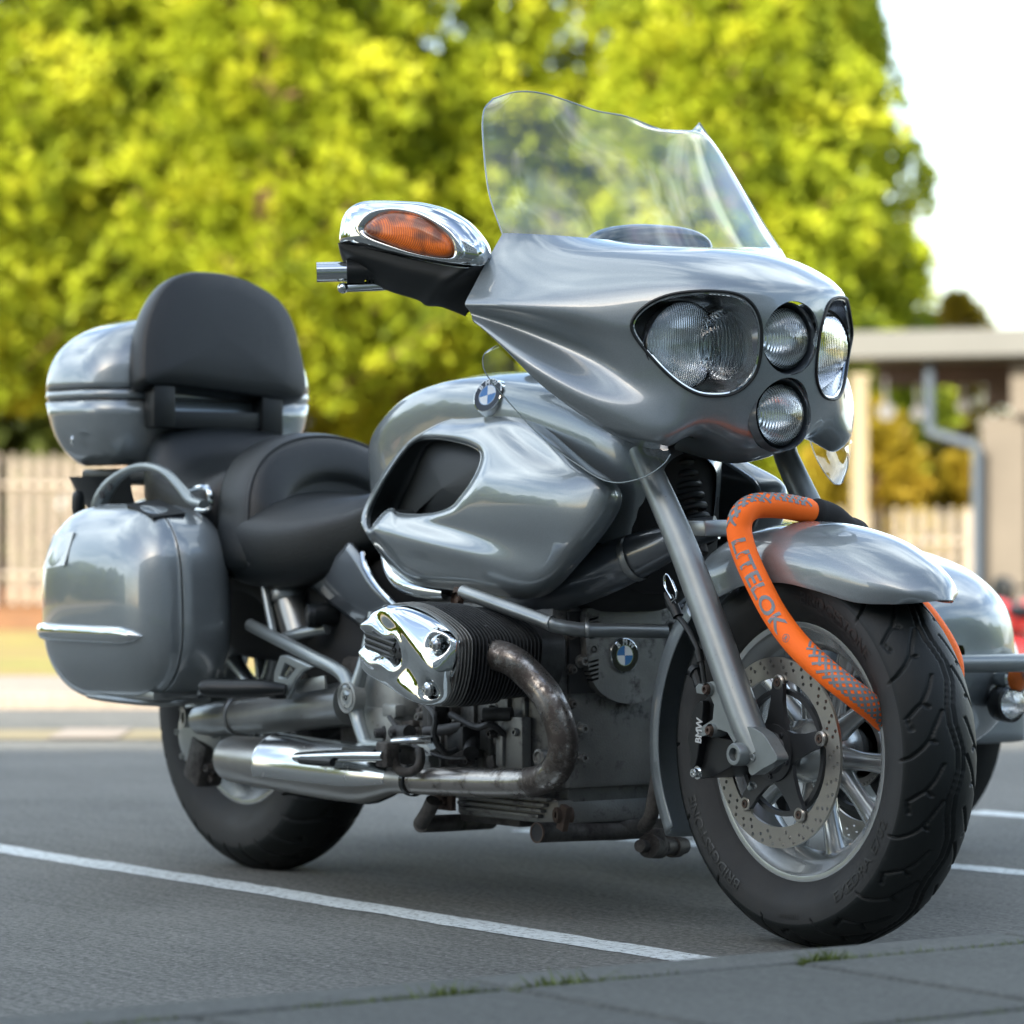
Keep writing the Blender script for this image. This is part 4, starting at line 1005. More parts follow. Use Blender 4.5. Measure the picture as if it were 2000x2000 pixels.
def proud_line(loop, r, name, mat, parent, closed=True): m_ = MB(); m_.tube(loop, r, 8, 1, closed=closed); return m_.build(name, mat, parent)
from mathutils.bvhtree import BVHTree
def snap_fn(V, F):
    t = BVHTree.FromPolygons([Vector(v) for v in V], [tuple(f) for f in F])
    return lambda p, d, off=0.0: (lambda h: np.array(h[0]) - np.array(d) / np.linalg.norm(d) * off if h[0] is not None else None)(t.ray_cast(Vector(p), Vector(d)))
fsnap = snap_fn(V, F)
def headlamp(sy):
    root = None
    hs = []
    for p in hl:
        h_ = fsnap(p + HN * .2, -HN, 0.0); hs.append(h_ if h_ is not None and np.linalg.norm(h_ - p) < .07 else p)
    hs = np.array(hs); hs = (hs + np.roll(hs, 1, 0) + np.roll(hs, -1, 0)) / 3
    mir = lambda A: [(x, y * (-sy) , z) for x, y, z in A] if sy > 0 else [tuple(v) for v in A]
    cen = hs.mean(0); b = MB()
    # chromed bowl behind the opening
    rings = [(1.0, -.001), (.985, -.012), (.96, -.020), (.90, -.026), (.75, -.034), (.45, -.042), (.05, -.045)]
    V = []; m = len(hs)
    rings = [(1.0, -.001, 0), (.985, -.008, 0), (.965, -.018, .1), (.93, -.026, .35), (.86, -.03, .8), (.6, -.03, 1), (.0005, -.03, 1)]
    for s, dp, wX in rings:
        for p in hs:
            q_ = cen + (p - cen) * s + HN * dp; xt = .612 + .008 * min(1, max(0, (q_[1] + .24) / .16)); q_[0] = q_[0] * (1 - wX) + min(q_[0], xt) * wX; V.append(q_)
    F = [(i * m + j, i * m + (j + 1) % m, (i + 1) * m + (j + 1) % m, (i + 1) * m + j) for i in range(len(rings) - 1) for j in range(m)]
    root = obj('headlight', mir(V), F, 'lamp_bowl', bike, True, label='near side headlight unit' if sy < 0 else 'far side headlight unit')
    b = MB(); b.tube([p + HN * .0010 for p in hs], .0026, 8, 1, closed=True); b.v = mir(b.v); b.build('gasket', 'black_plastic', root)
    b = MB(); b.tube([cen + (p - cen) * .965 + HN * -.004 for p in hs], .0030, 8, 1, closed=True); b.v = mir(b.v); b.build('trim_ring', 'chrome', root)
    # round main lamp and the fluted second one beside it
    c0 = np.array(P(*c1(932, 1236), -.172)) ; dirn = np.array([.99, -.06, -.10]); dirn /= np.linalg.norm(dirn); r0 = .073
    c0 = np.array(P(*c1(932, 1236), -.1455))
    g = MB(); g.lathe([(r0 * 1.01, -.014), (r0 * 1.015, -.004), (r0 * .99, .002), (r0 * .965, -.002)], c0, dirn, 56); g.v = mir(g.v); g.build('lamp_rim', 'gloss_black', root)
    g = MB(); g.lathe([(r0 * .97, -.003), (r0 * .9, .003), (r0 * .7, .009), (r0 * .4, .0125), (0, .0135), (0, .0095), (r0 * .4, .0085), (r0 * .7, .005), (r0 * .9, -.001), (r0 * .97, -.005)], c0, dirn, 56); g.v = mir(g.v); g.build('lens', 'lamp_glass', root)
    g = MB(); g.lathe([(r0 * .97, -.006), (r0 * .85, -.022), (r0 * .6, -.040), (r0 * .25, -.050), (.012, -.052), (.010, -.03), (0, -.028)], c0, dirn, 48); g.v = mir(g.v); g.build('lamp_reflector', 'reflector', root)
    d2 = np.array([1., -.02, 0]); c2_ = np.array(PX(*c1(1132, 1228), .686)); r2 = .058
    g = MB(); g.lathe([(r2 * 1.0, -.012), (r2, -.01), (r2 * .85, .004), (r2 * .6, .012), (r2 * .3, .017), (0, .019), (0, .015), (r2 * .5, .010), (r2 * .85, 0), (r2 * .98, -.014), (r2 * .98, -.05)], c2_, d2, 56); g.v = mir(g.v); g.build('fluted_lens', 'fluted_glass', root)
    g = MB(); g.lathe([(r2 * .97, -.02), (r2 * .8, -.035), (r2 * .5, -.048), (0, -.055)], c2_, d2, 40); g.v = mir(g.v); g.build('second_reflector', 'reflector', root)
    # thin clear cover over the whole unit
    bulge = [(1.0, .000), (.97, .003), (.85, .008), (.6, .014), (.3, .017), (.02, .018)]; V = []
    return root
headlamp(-1); headlamp(1)
def round_lamp(c, r, lab):
    d = np.array([1., 0, 0.0])
    b = MB(); b.lathe([(r * 1.24, -.012), (r * 1.17, .005), (r * 1.12, .001), (r * 1.09, -.012), (r * 1.04, -.022), (r * .80, -.034), (r * .45, -.05)], c, d, 48); root = b.build('auxiliary_lamp', 'dark_silver_paint', bike, label=lab)
    b = MB(); b.lathe([(r * 1.04, -.018), (r * 1.05, -.008), (r * .985, -.002), (r * .965, -.008)], c, d, 48); b.build('lamp_rim', 'gloss_black', root)
    b = MB(); b.lathe([(r * .97, -.008), (r * .85, .006), (r * .6, .016), (r * .3, .021), (0, .0225), (0, .019), (r * .5, .014), (r * .85, .001), (r * .96, -.010)], c, d, 48); b.build('lens', 'lamp_glass', root)
    b = MB(); b.lathe([(r * .97, -.011), (r * .85, -.026), (r * .5, -.044), (.010, -.052), (.008, -.03), (0, -.03)], c, d, 40); b.build('lamp_reflector', 'reflector', root)
round_lamp(L1 + np.array([-.010, 0, 0]), .0505, 'upper auxiliary lamp'); round_lamp(L2 + np.array([-.006, 0, -.002]), .0505, 'lower auxiliary lamp')
# dark inner shell so the lamps sit in a closed nose
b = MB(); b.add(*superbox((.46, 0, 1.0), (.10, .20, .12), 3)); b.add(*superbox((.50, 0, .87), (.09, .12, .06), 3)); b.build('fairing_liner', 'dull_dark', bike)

# ------------------------------------------------------------------ windscreen
def scr(rows_): return mirror_rows([[(x, -y, z) for x, y, z in r] for r in rows_])
w0 = [(.468, 0, 1.146), (.461, .08, 1.148), (.446, .155, 1.152), (.423, .215, 1.156), (.402, .264, 1.158), (.380, .304, 1.160)]
w1 = [(.435, 0, 1.215), (.428, .08, 1.218), (.413, .155, 1.222), (.392, .215, 1.226), (.372, .268, 1.229), (.347, .308, 1.232)]
w2 = [(.385, 0, 1.300), (.379, .08, 1.304), (.366, .150, 1.310), (.348, .208, 1.315), (.330, .255, 1.318), (.306, .290, 1.320)]
w3 = [(.343, 0, 1.358), (.338, .07, 1.363), (.327, .135, 1.374), (.312, .188, 1.382), (.297, .232, 1.382), (.276, .268, 1.376)]
w4 = [(.325, 0, 1.382), (.320, .06, 1.388), (.311, .115, 1.402), (.299, .160, 1.413), (.286, .205, 1.414), (.262, .238, 1.402)]
RW_ = scr([w0, w1, w2, w3, w4])
# the bars are turned a touch, so the far top corner sits lower than the near one
topf = [P(x, y, Y) for x, y, Y in ((1290, 253, .08), (1325, 260, .13), (1350, 256, .175), (1361, 247, .200), (1366, 240, .212))]
for i_, (x, y, Y) in ((1, (1493, 440, .303)), (2, (1446, 362, .280)), (3, (1405, 299, .246))):
    tgt = np.array(P(x, y, Y)); d_ = tgt - np.array(RW_[i_][10])
    for j_ in range(6, 11): RW_[i_][j_] = tuple(np.array(RW_[i_][j_]) + d_ * ((j_ - 5) / 5) ** 1.3)
RW_[4][6:] = [(x_, y_, z_) for x_, y_, z_ in topf]
V, F, G = grid_geo(RW_, 7, 9)
ws = obj('windscreen', V, F, 'screen_acrylic', bike, True, label='tall clear windscreen')
edge = list(G[:, 0]) + list(G[-1, 1:-1]) + list(G[::-1, -1])
simple('acrylic_edge', (0.22, 0.27, 0.28), 0.2, 0, coat=1)
b = MB(); b.tube(edge, .0013, 8, 1); b.build('screen_edge', 'acrylic_edge', ws)
# wind deflectors under the fairing wings
def deflector(sy):
    px = [(150, 1235, -.352), (105, 1262, -.362), (92, 1300, -.360), (110, 1360, -.352), (200, 1470, -.325), (300, 1580, -.300), (400, 1670, -.280), (500, 1740, -.262), (580, 1790, -.250), (640, 1808, -.240), (700, 1805, -.230), (780, 1780, -.212), (850, 1732, -.198), (880, 1690, -.19)]
    up = [(160, 1225, -.345), (160, 1240, -.345), (170, 1260, -.343), (220, 1310, -.335), (300, 1375, -.318), (390, 1440, -.30), (480, 1510, -.275), (560, 1570, -.262), (620, 1610, -.25), (680, 1640, -.238), (720, 1650, -.228), (780, 1655, -.213), (830, 1660, -.20), (865, 1660, -.193)]
    A = [P(*c1(x, y), Y) for x, y, Y in px]; gp_ = [min(1, abs(a_[1] - b_[1]) / 160) for a_, b_ in zip(px, up)]
    B = [P(*c1(x, y - 25 * g_), Ya - .006 * g_) for (x, y, Y), (xa, ya, Ya), g_ in zip(up, px, gp_)]
    M_ = [(np.array(a) + np.array(b_)) / 2 + np.array([0, -.006 * g_, 0]) for a, b_, g_ in zip(A, B, gp_)]
    rows_ = [[(x, y * -sy if sy > 0 else y, z) for x, y, z in r] for r in (A, M_, B)]
    V, F, G = grid_geo(rows_, 4, 5)
    o = obj('wind_deflector', V, F, 'clear_acrylic', bike, True, label='clear plastic deflector under the %s side of the fairing' % ('near' if sy < 0 else 'far'))
    b = MB(); b.tube(G[0], .0010, 8, 1); b.build('deflector_edge', 'acrylic_edge', o)
deflector(-1); deflector(1)
# dash and instrument hood behind the screen
b = MB(); b.add(*superbox((.31, 0, 1.105), (.13, .27, .045), 3)); b.build('dashboard', 'black_plastic', bike)
b = MB(); b.add(*superbox((.35, .03, 1.15), (.075, .12, .045), 2.6)); 
b.build('instrument_hood', 'gloss_black', bike)

# ------------------------------------------------------------------ mirrors with indicators, grips and levers
def mirror_unit(sy):
    f = (lambda A: [(x - .11, -y - .05, z - .05) for x, y, z in A]) if sy > 0 else (lambda A: [tuple(v) for v in A])
    # the housing face lies on a plane that runs out and back
    q0 = np.array([.395, -.350, 0]); q1 = np.array([.150, -.462, 0]); t = (q1 - q0) / np.linalg.norm(q1 - q0); n = np.array([-t[1], t[0], 0]); n = n if n[0] > 0 else -n
    pl = lambda x, y, d=0: np.array(PL(*c7(x, y), q0 + n * d, n))
    sh_px = [(296, 545), (298, 450), (320, 330), (380, 240), (480, 187), (620, 178), (800, 182), (980, 197), (1150, 245), (1300, 333), (1400, 432), (1478, 548), (1495, 640), (1470, 708), (1400, 738), (1250, 733), (1000, 690), (700, 622), (450, 562), (350, 540)]
    sh = resamp([pl(*k) for k in sh_px], 80, True); cen = sh.mean(0)
    # chrome shell: domed cap
    ar = np.array([cen + (p - cen) for p in sh]); V = []; m = len(sh)
    prof = [(.80, -.06), (.92, -.04), (.98, -.020), (1.0, -.004), (.985, .010), (.94, .022), (.86, .031), (.72, .038), (.5, .042), (.25, .043), (.0005, .043)]
    for s, d in prof: V += [cen + (p - cen) * s + n * d for p in sh]
    F = [(i * m + j, i * m + (j + 1) % m, (i + 1) * m + (j + 1) % m, (i + 1) * m + j) for i in range(len(prof) - 1) for j in range(m)]
    sn = snap_fn(V, F)
    root = obj('mirror_housing', f(V), F, 'chrome', bike, True, label='chrome mirror housing with amber indicator' if sy < 0 else None)
    # amber lens in a raised oval bezel
    def ons(k, o_=0.002):
        p = pl(*k); h = sn(p + n * .3, -n, 0); return (h if h is not None else p) + n * o_
    lens_px = [(595, 432), (650, 368), (730, 320), (830, 298), (950, 310), (1100, 360), (1200, 430), (1285, 520), (1312, 600), (1300, 655), (1210, 668), (1000, 625), (800, 553), (650, 492)]
    bez_px = [(518, 420), (560, 345), (640, 280), (760, 255), (900, 255), (1050, 290), (1200, 365), (1320, 450), (1390, 560), (1405, 640), (1370, 680), (1270, 685), (1100, 665), (850, 610), (650, 540), (560, 485)]
    LZ = resamp([ons(k, .004) for k in lens_px], 60, True); BZ = resamp([ons(k, .002) for k in bez_px], 60, True)
    # align loops
    k0 = int(np.argmin(np.linalg.norm(LZ - BZ[0], axis=1))); LZ = np.roll(LZ, -k0, 0)
    V = []; V += list(BZ - n * .004); V += list(BZ + n * .004); V += list(BZ * .75 + LZ * .25 + n * .006); V += list(BZ * .3 + LZ * .7 + n * .001); V += list(LZ - n * .004)
    m = 60; F = [(i * m + j, i * m + (j + 1) % m, (i + 1) * m + (j + 1) % m, (i + 1) * m + j) for i in range(4) for j in range(m)]
    obj('indicator_bezel', f(V), F, 'chrome', root, True)
    lc = LZ.mean(0); V = []
    pr = [(1.0, -.006), (1.0, .001), (.93, .006), (.75, .011), (.5, .014), (.25, .0155), (.01, .016)]
    for s, d in pr: V += [lc + (p - lc) * s + n * d for p in LZ]
    F = [(i * m + j, i * m + (j + 1) % m, (i + 1) * m + (j + 1) % m, (i + 1) * m + j) for i in range(6) for j in range(m)]
    V2 = [lc + (p - lc) * s + n * (d - .004) for s, d in reversed(pr[:-1]) for p in LZ]; b0_ = len(V); V += V2
    obj('indicator_lens', f(V[:b0_]), F, 'amber_lens', root, True)
    # black lower shell and arm to the fairing
    low = [(296, 545), (312, 680), (350, 765), (450, 830), (540, 868), (700, 945), (920, 1012), (1000, 1062), (1110, 1070), (1215, 1105), (1322, 1146)]
    top = [(300, 535), (330, 545), (450, 570), (620, 610), (800, 655), (1000, 700), (1200, 735), (1350, 745), (1480, 700), (1560, 640), (1640, 590)]
    Ys = np.linspace(0, 1, 11)
    tp_ = lambda i: min(1, (10 - i) / 3.0)
    P0 = [pl(*k, .012 - .055 * (1 - tp_(i))) for i, k in enumerate(top)]; P2 = [pl(*k, -.035 - .01 * (1 - tp_(i))) for i, k in enumerate(low)]
    P1 = [(a_ * .55 + b_ * .45) + n * .016 * tp_(i) for i, (a_, b_) in enumerate(zip(P0, P2))]; P3 = [b_ - n * .05 + np.array([0, 0, .03]) for b_ in P2]; P4 = [a_ - n * .085 for a_ in P0]
    V, F, G = grid_geo([P0, P1, P2, P3, P4, [a_ - n * .03 for a_ in P0]], 5, 5)
    obj('mirror_arm', f(V), F, 'black_plastic', root, True)
    gp = MB(); g0 = np.array(P(*c7(78, 780), -.505)); g1 = np.array(P(*c7(330, 775), -.462)); dd = (g1 - g0) / np.linalg.norm(g1 - g0)
    gp.cyl(g0, g1, .0168, 24); gp.v = f(gp.v); hb = gp.build('bar_end', 'chrome', bike)
    gp = MB(); gp.cyl(g1, g1 + dd * .03, .0205, 20); gp.tube([g1, g1 + dd * .12, (.12, -.22, 1.08), (.2, -.08, 1.03), (.22, 0, 1.02)], .0165, 14)
    for k in range(10): gp.lathe([(.0185, 0), (.0195, .001), (.0195, .003), (.0185, .004)], g1 + dd * (.005 + k * .007), dd, 20)
    gp.v = f(gp.v); gp.build('grip', 'black_plastic', bike)
    lv = MB(); l0 = np.array(P(*c7(300, 912), -.47)); l1 = np.array(P(*c7(660, 885), -.40)); lv.ball(l0, .0095, 14); lv.tube([l0, l0 * .6 + l1 * .4, l1, l1 + (l1 - l0) * .6], [.0062, .0072, .0085, .009], 12, 4, ell=(1.15, .8)); lv.v = f(lv.v); lv.build('hand_lever', 'chrome', bike)
# amber lens material: coloured plastic with a moulded grid
m, n, l, b, o = new_mat('amber_lens')
tc = n.new('ShaderNodeTexCoord'); w1_ = n.new('ShaderNodeTexWave'); w1_.bands_direction = 'Z'; w1_.inputs['Scale'].default_value = 170; w2_ = n.new('ShaderNodeTexWave'); w2_.bands_direction = 'Y'; w2_.inputs['Scale'].default_value = 170
l.new(tc.outputs['Object'], w1_.inputs['Vector']); l.new(tc.outputs['Object'], w2_.inputs['Vector'])
ml = n.new('ShaderNodeMath'); ml.operation = 'MULTIPLY'; l.new(w1_.outputs['Fac'], ml.inputs[0]); l.new(w2_.outputs['Fac'], ml.inputs[1])
r = ramp_(n, l, ml.outputs['Value'], [(0, (.50, .07, .0)), (.45, (1.0, .20, .002)), (1, (1.0, .32, .005))]); 
big = noise_(n, l, 16, 2); rb_ = ramp_(n, l, big.outputs['Fac'], [(.44, .25), (.54, 1.0)])
mx = n.new('ShaderNodeMix'); mx.data_type = 'RGBA'; mx.blend_type = 'MULTIPLY'; mx.inputs['Factor'].default_value = 1; l.new(r.outputs['Color'], mx.inputs['A']); l.new(rb_.outputs['Color'], mx.inputs['B'])
l.new(mx.outputs['Result'], b.inputs['Base Color']); b.inputs['Roughness'].default_value = .3; b.inputs['Coat Weight'].default_value = .35; b.inputs['Coat Roughness'].default_value = .02; bump_(n, l, b, ml.outputs['Value'], .4, .001)
mirror_unit(-1); mirror_unit(1)

# ------------------------------------------------------------------ tank and its side panels
T0_ = [  # stations along X: (x, z_top, half width at shoulder, z_shoulder, half width low, z_low)
    (-.375, .815, .02, .80, .03, .74), (-.365, .845, .07, .81, .10, .72), (-.30, .885, .105, .845, .145, .70), (-.18, .930, .130, .885, .175, .68), (-.02, .952, .150, .895, .19, .67), (.14, .945, .150, .88, .195, .66), (.30, .915, .14, .85, .19, .65), (.44, .86, .12, .80, .16, .65), (.50, .80, .06, .76, .08, .68)]
rows = []
T = [(x, zt, ws_ * .95, zs, wl_ * .62, zl) for x, zt, ws_, zs, wl_, zl in T0_]
for x, zt, ws_, zs, wl_, zl in T:
    rows.append([(x, 0, zt), (x, -ws_ * .55, zt - .008), (x, -ws_ * .95, (zt + zs) / 2 - .006), (x, -(ws_ + wl_) / 2 - .004, (zs + zl) / 2 + .03), (x, -wl_, zl)])
V, F, G = grid_geo(mirror_rows(rows), 5, 6)
tank = obj('fuel_tank', V, F, 'silver_paint', bike, True, label='rounded silver fuel tank')
ctr = np.array(P(958, 775, -.105)); h_ = snap_fn(V, F)(P(958, 775, -.4), ray(958, 775)); 
if h_ is not None: ctr = h_
hn_ = BVHTree.FromPolygons([Vector(v) for v in V], [tuple(f) for f in F]).find_nearest(Vector(ctr))[1]; hn_ = np.array(hn_) * (1 if hn_[1] < 0 else -1)
nn = hn_ * .62 + np.array([.42, -.76, .50]) * .38; nn /= np.linalg.norm(nn); roundel('badge', ctr + nn * .005, nn, (-.25, 0, 1), .0325, tank)

# side panel: outer skin with the big scoop
out_px = [(300, 740), (308, 690), (350, 600), (430, 462), (500, 372), (570, 305), (640, 262), (700, 228), (790, 195), (880, 178), (960, 160), (1060, 150), (1180, 180), (1300, 260), (1420, 365), (1540, 465), (1640, 522), (1682, 560), (1694, 620), (1650, 720), (1560, 842), (1460, 960), (1370, 1062), (1290, 1128), (1200, 1151), (1080, 1140), (900, 1110), (750, 1096), (600, 1076), (510, 1032), (430, 950), (370, 868), (325, 800)]
hole_px = [(330, 752), (332, 700), (362, 625), (425, 500), (500, 392), (552, 328), (602, 299), (660, 290), (750, 295), (860, 320), (925, 350), (945, 388), (932, 450), (892, 530), (832, 610), (780, 668), (700, 700), (600, 711), (520, 707), (478, 698), (457, 674), (415, 700), (365, 760), (345, 790)]
anch = [((330, 752), (300, 740)), ((425, 500), (372, 560)), ((552, 328), (520, 350)), ((660, 290), (660, 250)), ((790, 302), (820, 188)), ((925, 350), (1060, 150)), ((945, 388), (1480, 415)), ((932, 450), (1690, 600)), ((892, 530), (1560, 842)), ((832, 610), (1380, 1052)), ((780, 668), (1200, 1151)), ((700, 700), (1000, 1128)), ((600, 711), (780, 1100)), ((520, 707), (600, 1076)), ((457, 674), (485, 1005)), ((365, 760), (375, 876)), ((345, 790), (325, 800))]
dol = resamp([(x, y, 0) for x, y in out_px], 1600, True)[:, :2]; dhl = resamp([(x, y, 0) for x, y in hole_px], 1600, True)[:, :2]
def matched(loop, pts, per):
    ix = [int(np.argmin(np.linalg.norm(loop - np.array(p), axis=1))) for p in pts]; out = []
    for a_, b_ in zip(ix, ix[1:] + ix[:1]):
        d = (b_ - a_) % 1600
        for k in range(per): out.append(loop[int(a_ + d * k / per) % 1600])
    return np.array(out)
def smooth2(A, it):
    for _ in range(it): A = .5 * A + .25 * (np.roll(A, 1, 0) + np.roll(A, -1, 0))
    return A
HL = smooth2(matched(dhl, [a_[0] for a_ in anch], 12), 6); OL = smooth2(matched(dol, [a_[1] for a_ in anch], 12), 6)
NP = len(HL); NR = 40
def ydepth(x, y):
    """lateral position of the skin at that spot of the side view, negative = outwards"""
    g = lambda cx, cy, sx, sy, ang=0: math.exp(-(((x - cx) * math.cos(ang) + (y - cy) * math.sin(ang)) / sx) ** 2 - ((-(x - cx) * math.sin(ang) + (y - cy) * math.cos(ang)) / sy) ** 2)
    Y = -.205 + .048 * max(0, min(1, (520 - y) / 360)) ** 1.2
    Y -= .030 * g(1150, 640, 420, 260, .12) + .022 * g(640, 860, 430, 75, .26)
    Y += .008 * g(760, 775, 330, 50, .2) + .022 * max(0, min(1, (x - 1350) / 330)) ** 1.5 + .014 * g(1150, 290, 260, 70, .62)
    return Y
G = np.zeros((NR + 1, NP, 3))
for i in range(NR + 1):
    t = i / NR; t = .5 - .5 * math.cos(PI * t) if True else t
    for j in range(NP):
        p = HL[j] * (1 - t) + OL[j] * t; do = np.linalg.norm(p - OL[j]); dh = np.linalg.norm(p - HL[j]); W = np.linalg.norm(OL[j] - HL[j])
        eo = min(1, do / 110); Y = ydepth(p[0], p[1]) + .036 * (1 - eo) ** 2.4 * min(1, W / 150) + .012 * max(0, 1 - dh / 30) ** 2
        G[i, j] = (p[0], p[1], Y)
for _ in range(5):
    Yg = G[:, :, 2]; Yg[:] = .5 * Yg + .25 * (np.roll(Yg, 1, 1) + np.roll(Yg, -1, 1)); Yg[1:-1] = .5 * Yg[1:-1] + .25 * (Yg[2:] + Yg[:-2])
SV = np.array([P(*c3(q[0], q[1]), q[2]) for q in G.reshape(-1, 3)])
fo = [(i * NP + j, i * NP + (j + 1) % NP, (i + 1) * NP + (j + 1) % NP, (i + 1) * NP + j) for i in range(NR) for j in range(NP)]
holeY = [tuple(p) for p in SV[:NP]]; outer_rim = SV[NR * NP:]
for sy in (-1, 1):
    f = (lambda A: [(x, -y, z) for x, y, z in A]) if sy > 0 else (lambda A: [tuple(v) for v in A])
    pn_ = obj('tank_side_panel', f(SV), fo, 'silver_paint', bike, True, label=('near' if sy < 0 else 'far') + ' side panel with a large scoop', mods=solid(.005, 0))
    b = MB(); b.tube(SV[:NP], .0036, 8, 1, closed=True).tube(outer_rim, .0036, 8, 1, closed=True); b.v = f(b.v); b.build('rolled_edge', 'silver_paint', pn_)
    hv = np.array(holeY); cen = hv.mean(0); V = []; pr = [(1.0, 0.0, 0), (1.0, .012, 0), (.99, .03, .3), (.96, .05, .8), (.90, .055, 1), (.5, .055, 1), (.001, .055, 1)]
    for s, d, wY in pr:
        for p in hv: q_ = cen + (p - cen) * np.array([s, 1, s]); q_[1] = (q_[1] + d) * (1 - wY) + (-.138 - .022 * (1 - s * s)) * wY; V.append(q_)
    F = [(i * NP + j, i * NP + (j + 1) % NP, (i + 1) * NP + (j + 1) % NP, (i + 1) * NP + j) for i in range(len(pr) - 1) for j in range(NP)]
    obj('scoop', f(V), F, 'recess_grey', pn_, True)

# ------------------------------------------------------------------ seats
# rider seat: cushion
def cushion(name, rows, mat='leather', parent=bike, **k):
    V, F, G = grid_geo(rows, 6, 6, closed_u=True); n = G.shape[1]; m = G.shape[0]
    F += [tuple(range(n - 1, -1, -1)), tuple((m - 1) * n + j for j in range(n))]
    return obj(name, V, F, mat, parent, True, **k)
def loopx(x, hw, zt, zb, crown=.02, e=.86, sh=0):
    return [(x, 0, zt), (x, -hw * .55, zt - crown * .25), (x, -hw * e, zt - crown), (x, -hw, (zt + zb) / 2 + .01), (x, -hw * .9, zb + .012), (x, -hw * .5, zb), (x, 0, zb), (x, hw * .5, zb), (x, hw * .9, zb + .012), (x, hw, (zt + zb) / 2 + .01), (x, hw * e, zt - crown), (x, hw * .55, zt - crown * .25)]
seat = cushion('seat', [loopx(-.70, .09, .69, .60), loopx(-.695, .185, .735, .575), loopx(-.64, .205, .748, .562, .03), loopx(-.54, .205, .735, .558, .035), loopx(-.44, .185, .732, .570, .035), loopx(-.34, .145, .745, .60, .035), loopx(-.26, .115, .765, .645, .03), loopx(-.21, .085, .765, .68, .03), loopx(-.20, .04, .75, .70, .01)])
def backloop(o_, sc, dz=0, wx=1):   # bolster behind the rider, wraps round
    pts = []
    for k in range(15):
        a = PI * k / 14; y = -.205 * sc * math.cos(a); z = .60 + (.255 * sc) * math.sin(a) ** .55 + dz
        x = -.675 + o_ + .055 * (1 - math.sin(a)) * wx; pts.append((x, y, z))
    for k in range(1, 7): pts.append((-.675 + o_ + .055 * wx, .205 * sc * (1 - 2 * k / 7), .585 + dz))
    return pts
cushion('backrest_bolster', [backloop(.075, .62), backloop(.080, .74), backloop(.060, .93), backloop(.025, 1.0), backloop(-.03, 1.0), backloop(-.065, .96), backloop(-.075, .8)], parent=seat)
b = MB(); b.tube([np.array(q) * np.array([1, 1.004, 1]) + np.array([.004, 0, .001]) for q in backloop(.042, .972)[:15]], .0032, 8, 3); b.build('piping', 'leather', seat)
pil = cushion('passenger_seat', [loopx(-1.03, .10, .80, .70), loopx(-1.02, .165, .865, .68), loopx(-.96, .19, .868, .66, .03), loopx(-.90, .195, .82, .64, .035), loopx(-.82, .20, .80, .62, .035), loopx(-.74, .195, .80, .60, .03), loopx(-.705, .16, .79, .60, .03)])
# small tilted chrome buckle beside the passenger seat
b = MB(); b.tube([P(*c5(900, 1100), -.21), P(*c5(980, 1095), -.205), P(*c5(988, 1190), -.205), P(*c5(930, 1200), -.21)], .006, 8, 4); b.build('seat_buckle', 'chrome', pil)
# backrest
bo = [(655, 600), (648, 500), (660, 350), (700, 225), (765, 125), (850, 76), (950, 66), (1100, 88), (1240, 150), (1330, 225), (1385, 330), (1420, 470), (1442, 600), (1430, 662), (1380, 682), (1200, 664), (1000, 640), (800, 616), (700, 612)]
bn = np.array([.97, 0, .24]); bn /= np.linalg.norm(bn); bp = np.array([-.99, 0, 1.05])
bl = resamp([PL(*c5(*k), bp, bn) for k in bo], 90, True)
bl = bl.copy(); cy = (bl[:, 1].min() + bl[:, 1].max()) / 2; bl[:, 1] -= cy * .5
cen = bl.mean(0); pr = [(.6, -.055), (.93, -.055), (.985, -.048), (1.0, -.036), (1.0, -.02), (.985, -.006), (.955, .003), (.945, .0035), (.92, .006), (.7, .014), (.35, .018), (.0005, .019)]
V = []; 
for s, d in pr: V += [cen + (p - cen) * s + bn * d for p in bl]
m = 90; F = [(i * m + j, i * m + (j + 1) % m, (i + 1) * m + (j + 1) % m, (i + 1) * m + j) for i in range(len(pr) - 1) for j in range(m)]
br = obj('passenger_backrest', V, F, 'leather', bike, True, label='tall padded black backrest')
b = MB()
for x in (790, 1300):
    q = np.array(PL(*c5(x, 660 if x < 1000 else 710), bp, bn)); b.box(q - bn * .03 + np.array([0, 0, -.012]), (.02, .026, .045), None, .3)
q0 = np.array(PL(*c5(790, 735), bp, bn)) - bn * .035; q1 = np.array(PL(*c5(1300, 775), bp, bn)) - bn * .035; b.box((q0 + q1) / 2, (.012, abs(q1[1] - q0[1]) / 2, .018), None, .3)
b.build('backrest_mount', 'black_plastic', br)

# ------------------------------------------------------------------ top box
def tb(x, y, z):
    k = 1 - .10 * max(0, z) ** 2 - .14 * max(0, -z) ** 1.3; return x * (k if x < 0 else 1 - .03 * abs(z)), y * k, z
def tb_part(name, z0, z1, mat, grow=1.0, label=None):
    V, F = superbox((-1.165, 0, .935), (.155 * grow, .268 * grow, .165), 3.8, 84, tb, 3.6); V = np.array(V)
    Vc = V.copy(); Vc[:, 2] = np.clip(V[:, 2], z0, z1)
    return obj(name, Vc, F, mat, bike, True, label=label)
top_box = tb_part('top_box', .797, .925, 'silver_paint', label='silver top box, two-part with a dark seam')
V, F = superbox((-1.165, 0, .935), (.155, .268, .165), 3.8, 84, tb, 3.0); V = np.array(V); V[:, 2] = np.maximum(V[:, 2], .951); obj('lid', V, F, 'silver_paint', top_box, True)
for nm, z0, z1, g, mt in (('seam', .9235, .9285, .992, 'gloss_black'), ('seam', .9475, .9525, .992, 'gloss_black'), ('band', .9283, .9477, 1.002, 'silver_paint')):
    V, F = superbox((-1.165, 0, .935), (.155 * g, .268 * g, .165), 3.8, 84, tb, 3.6); V = np.array(V); V[:, 2] = np.clip(V[:, 2], z0, z1); obj(nm, V, F, mt, top_box, True)
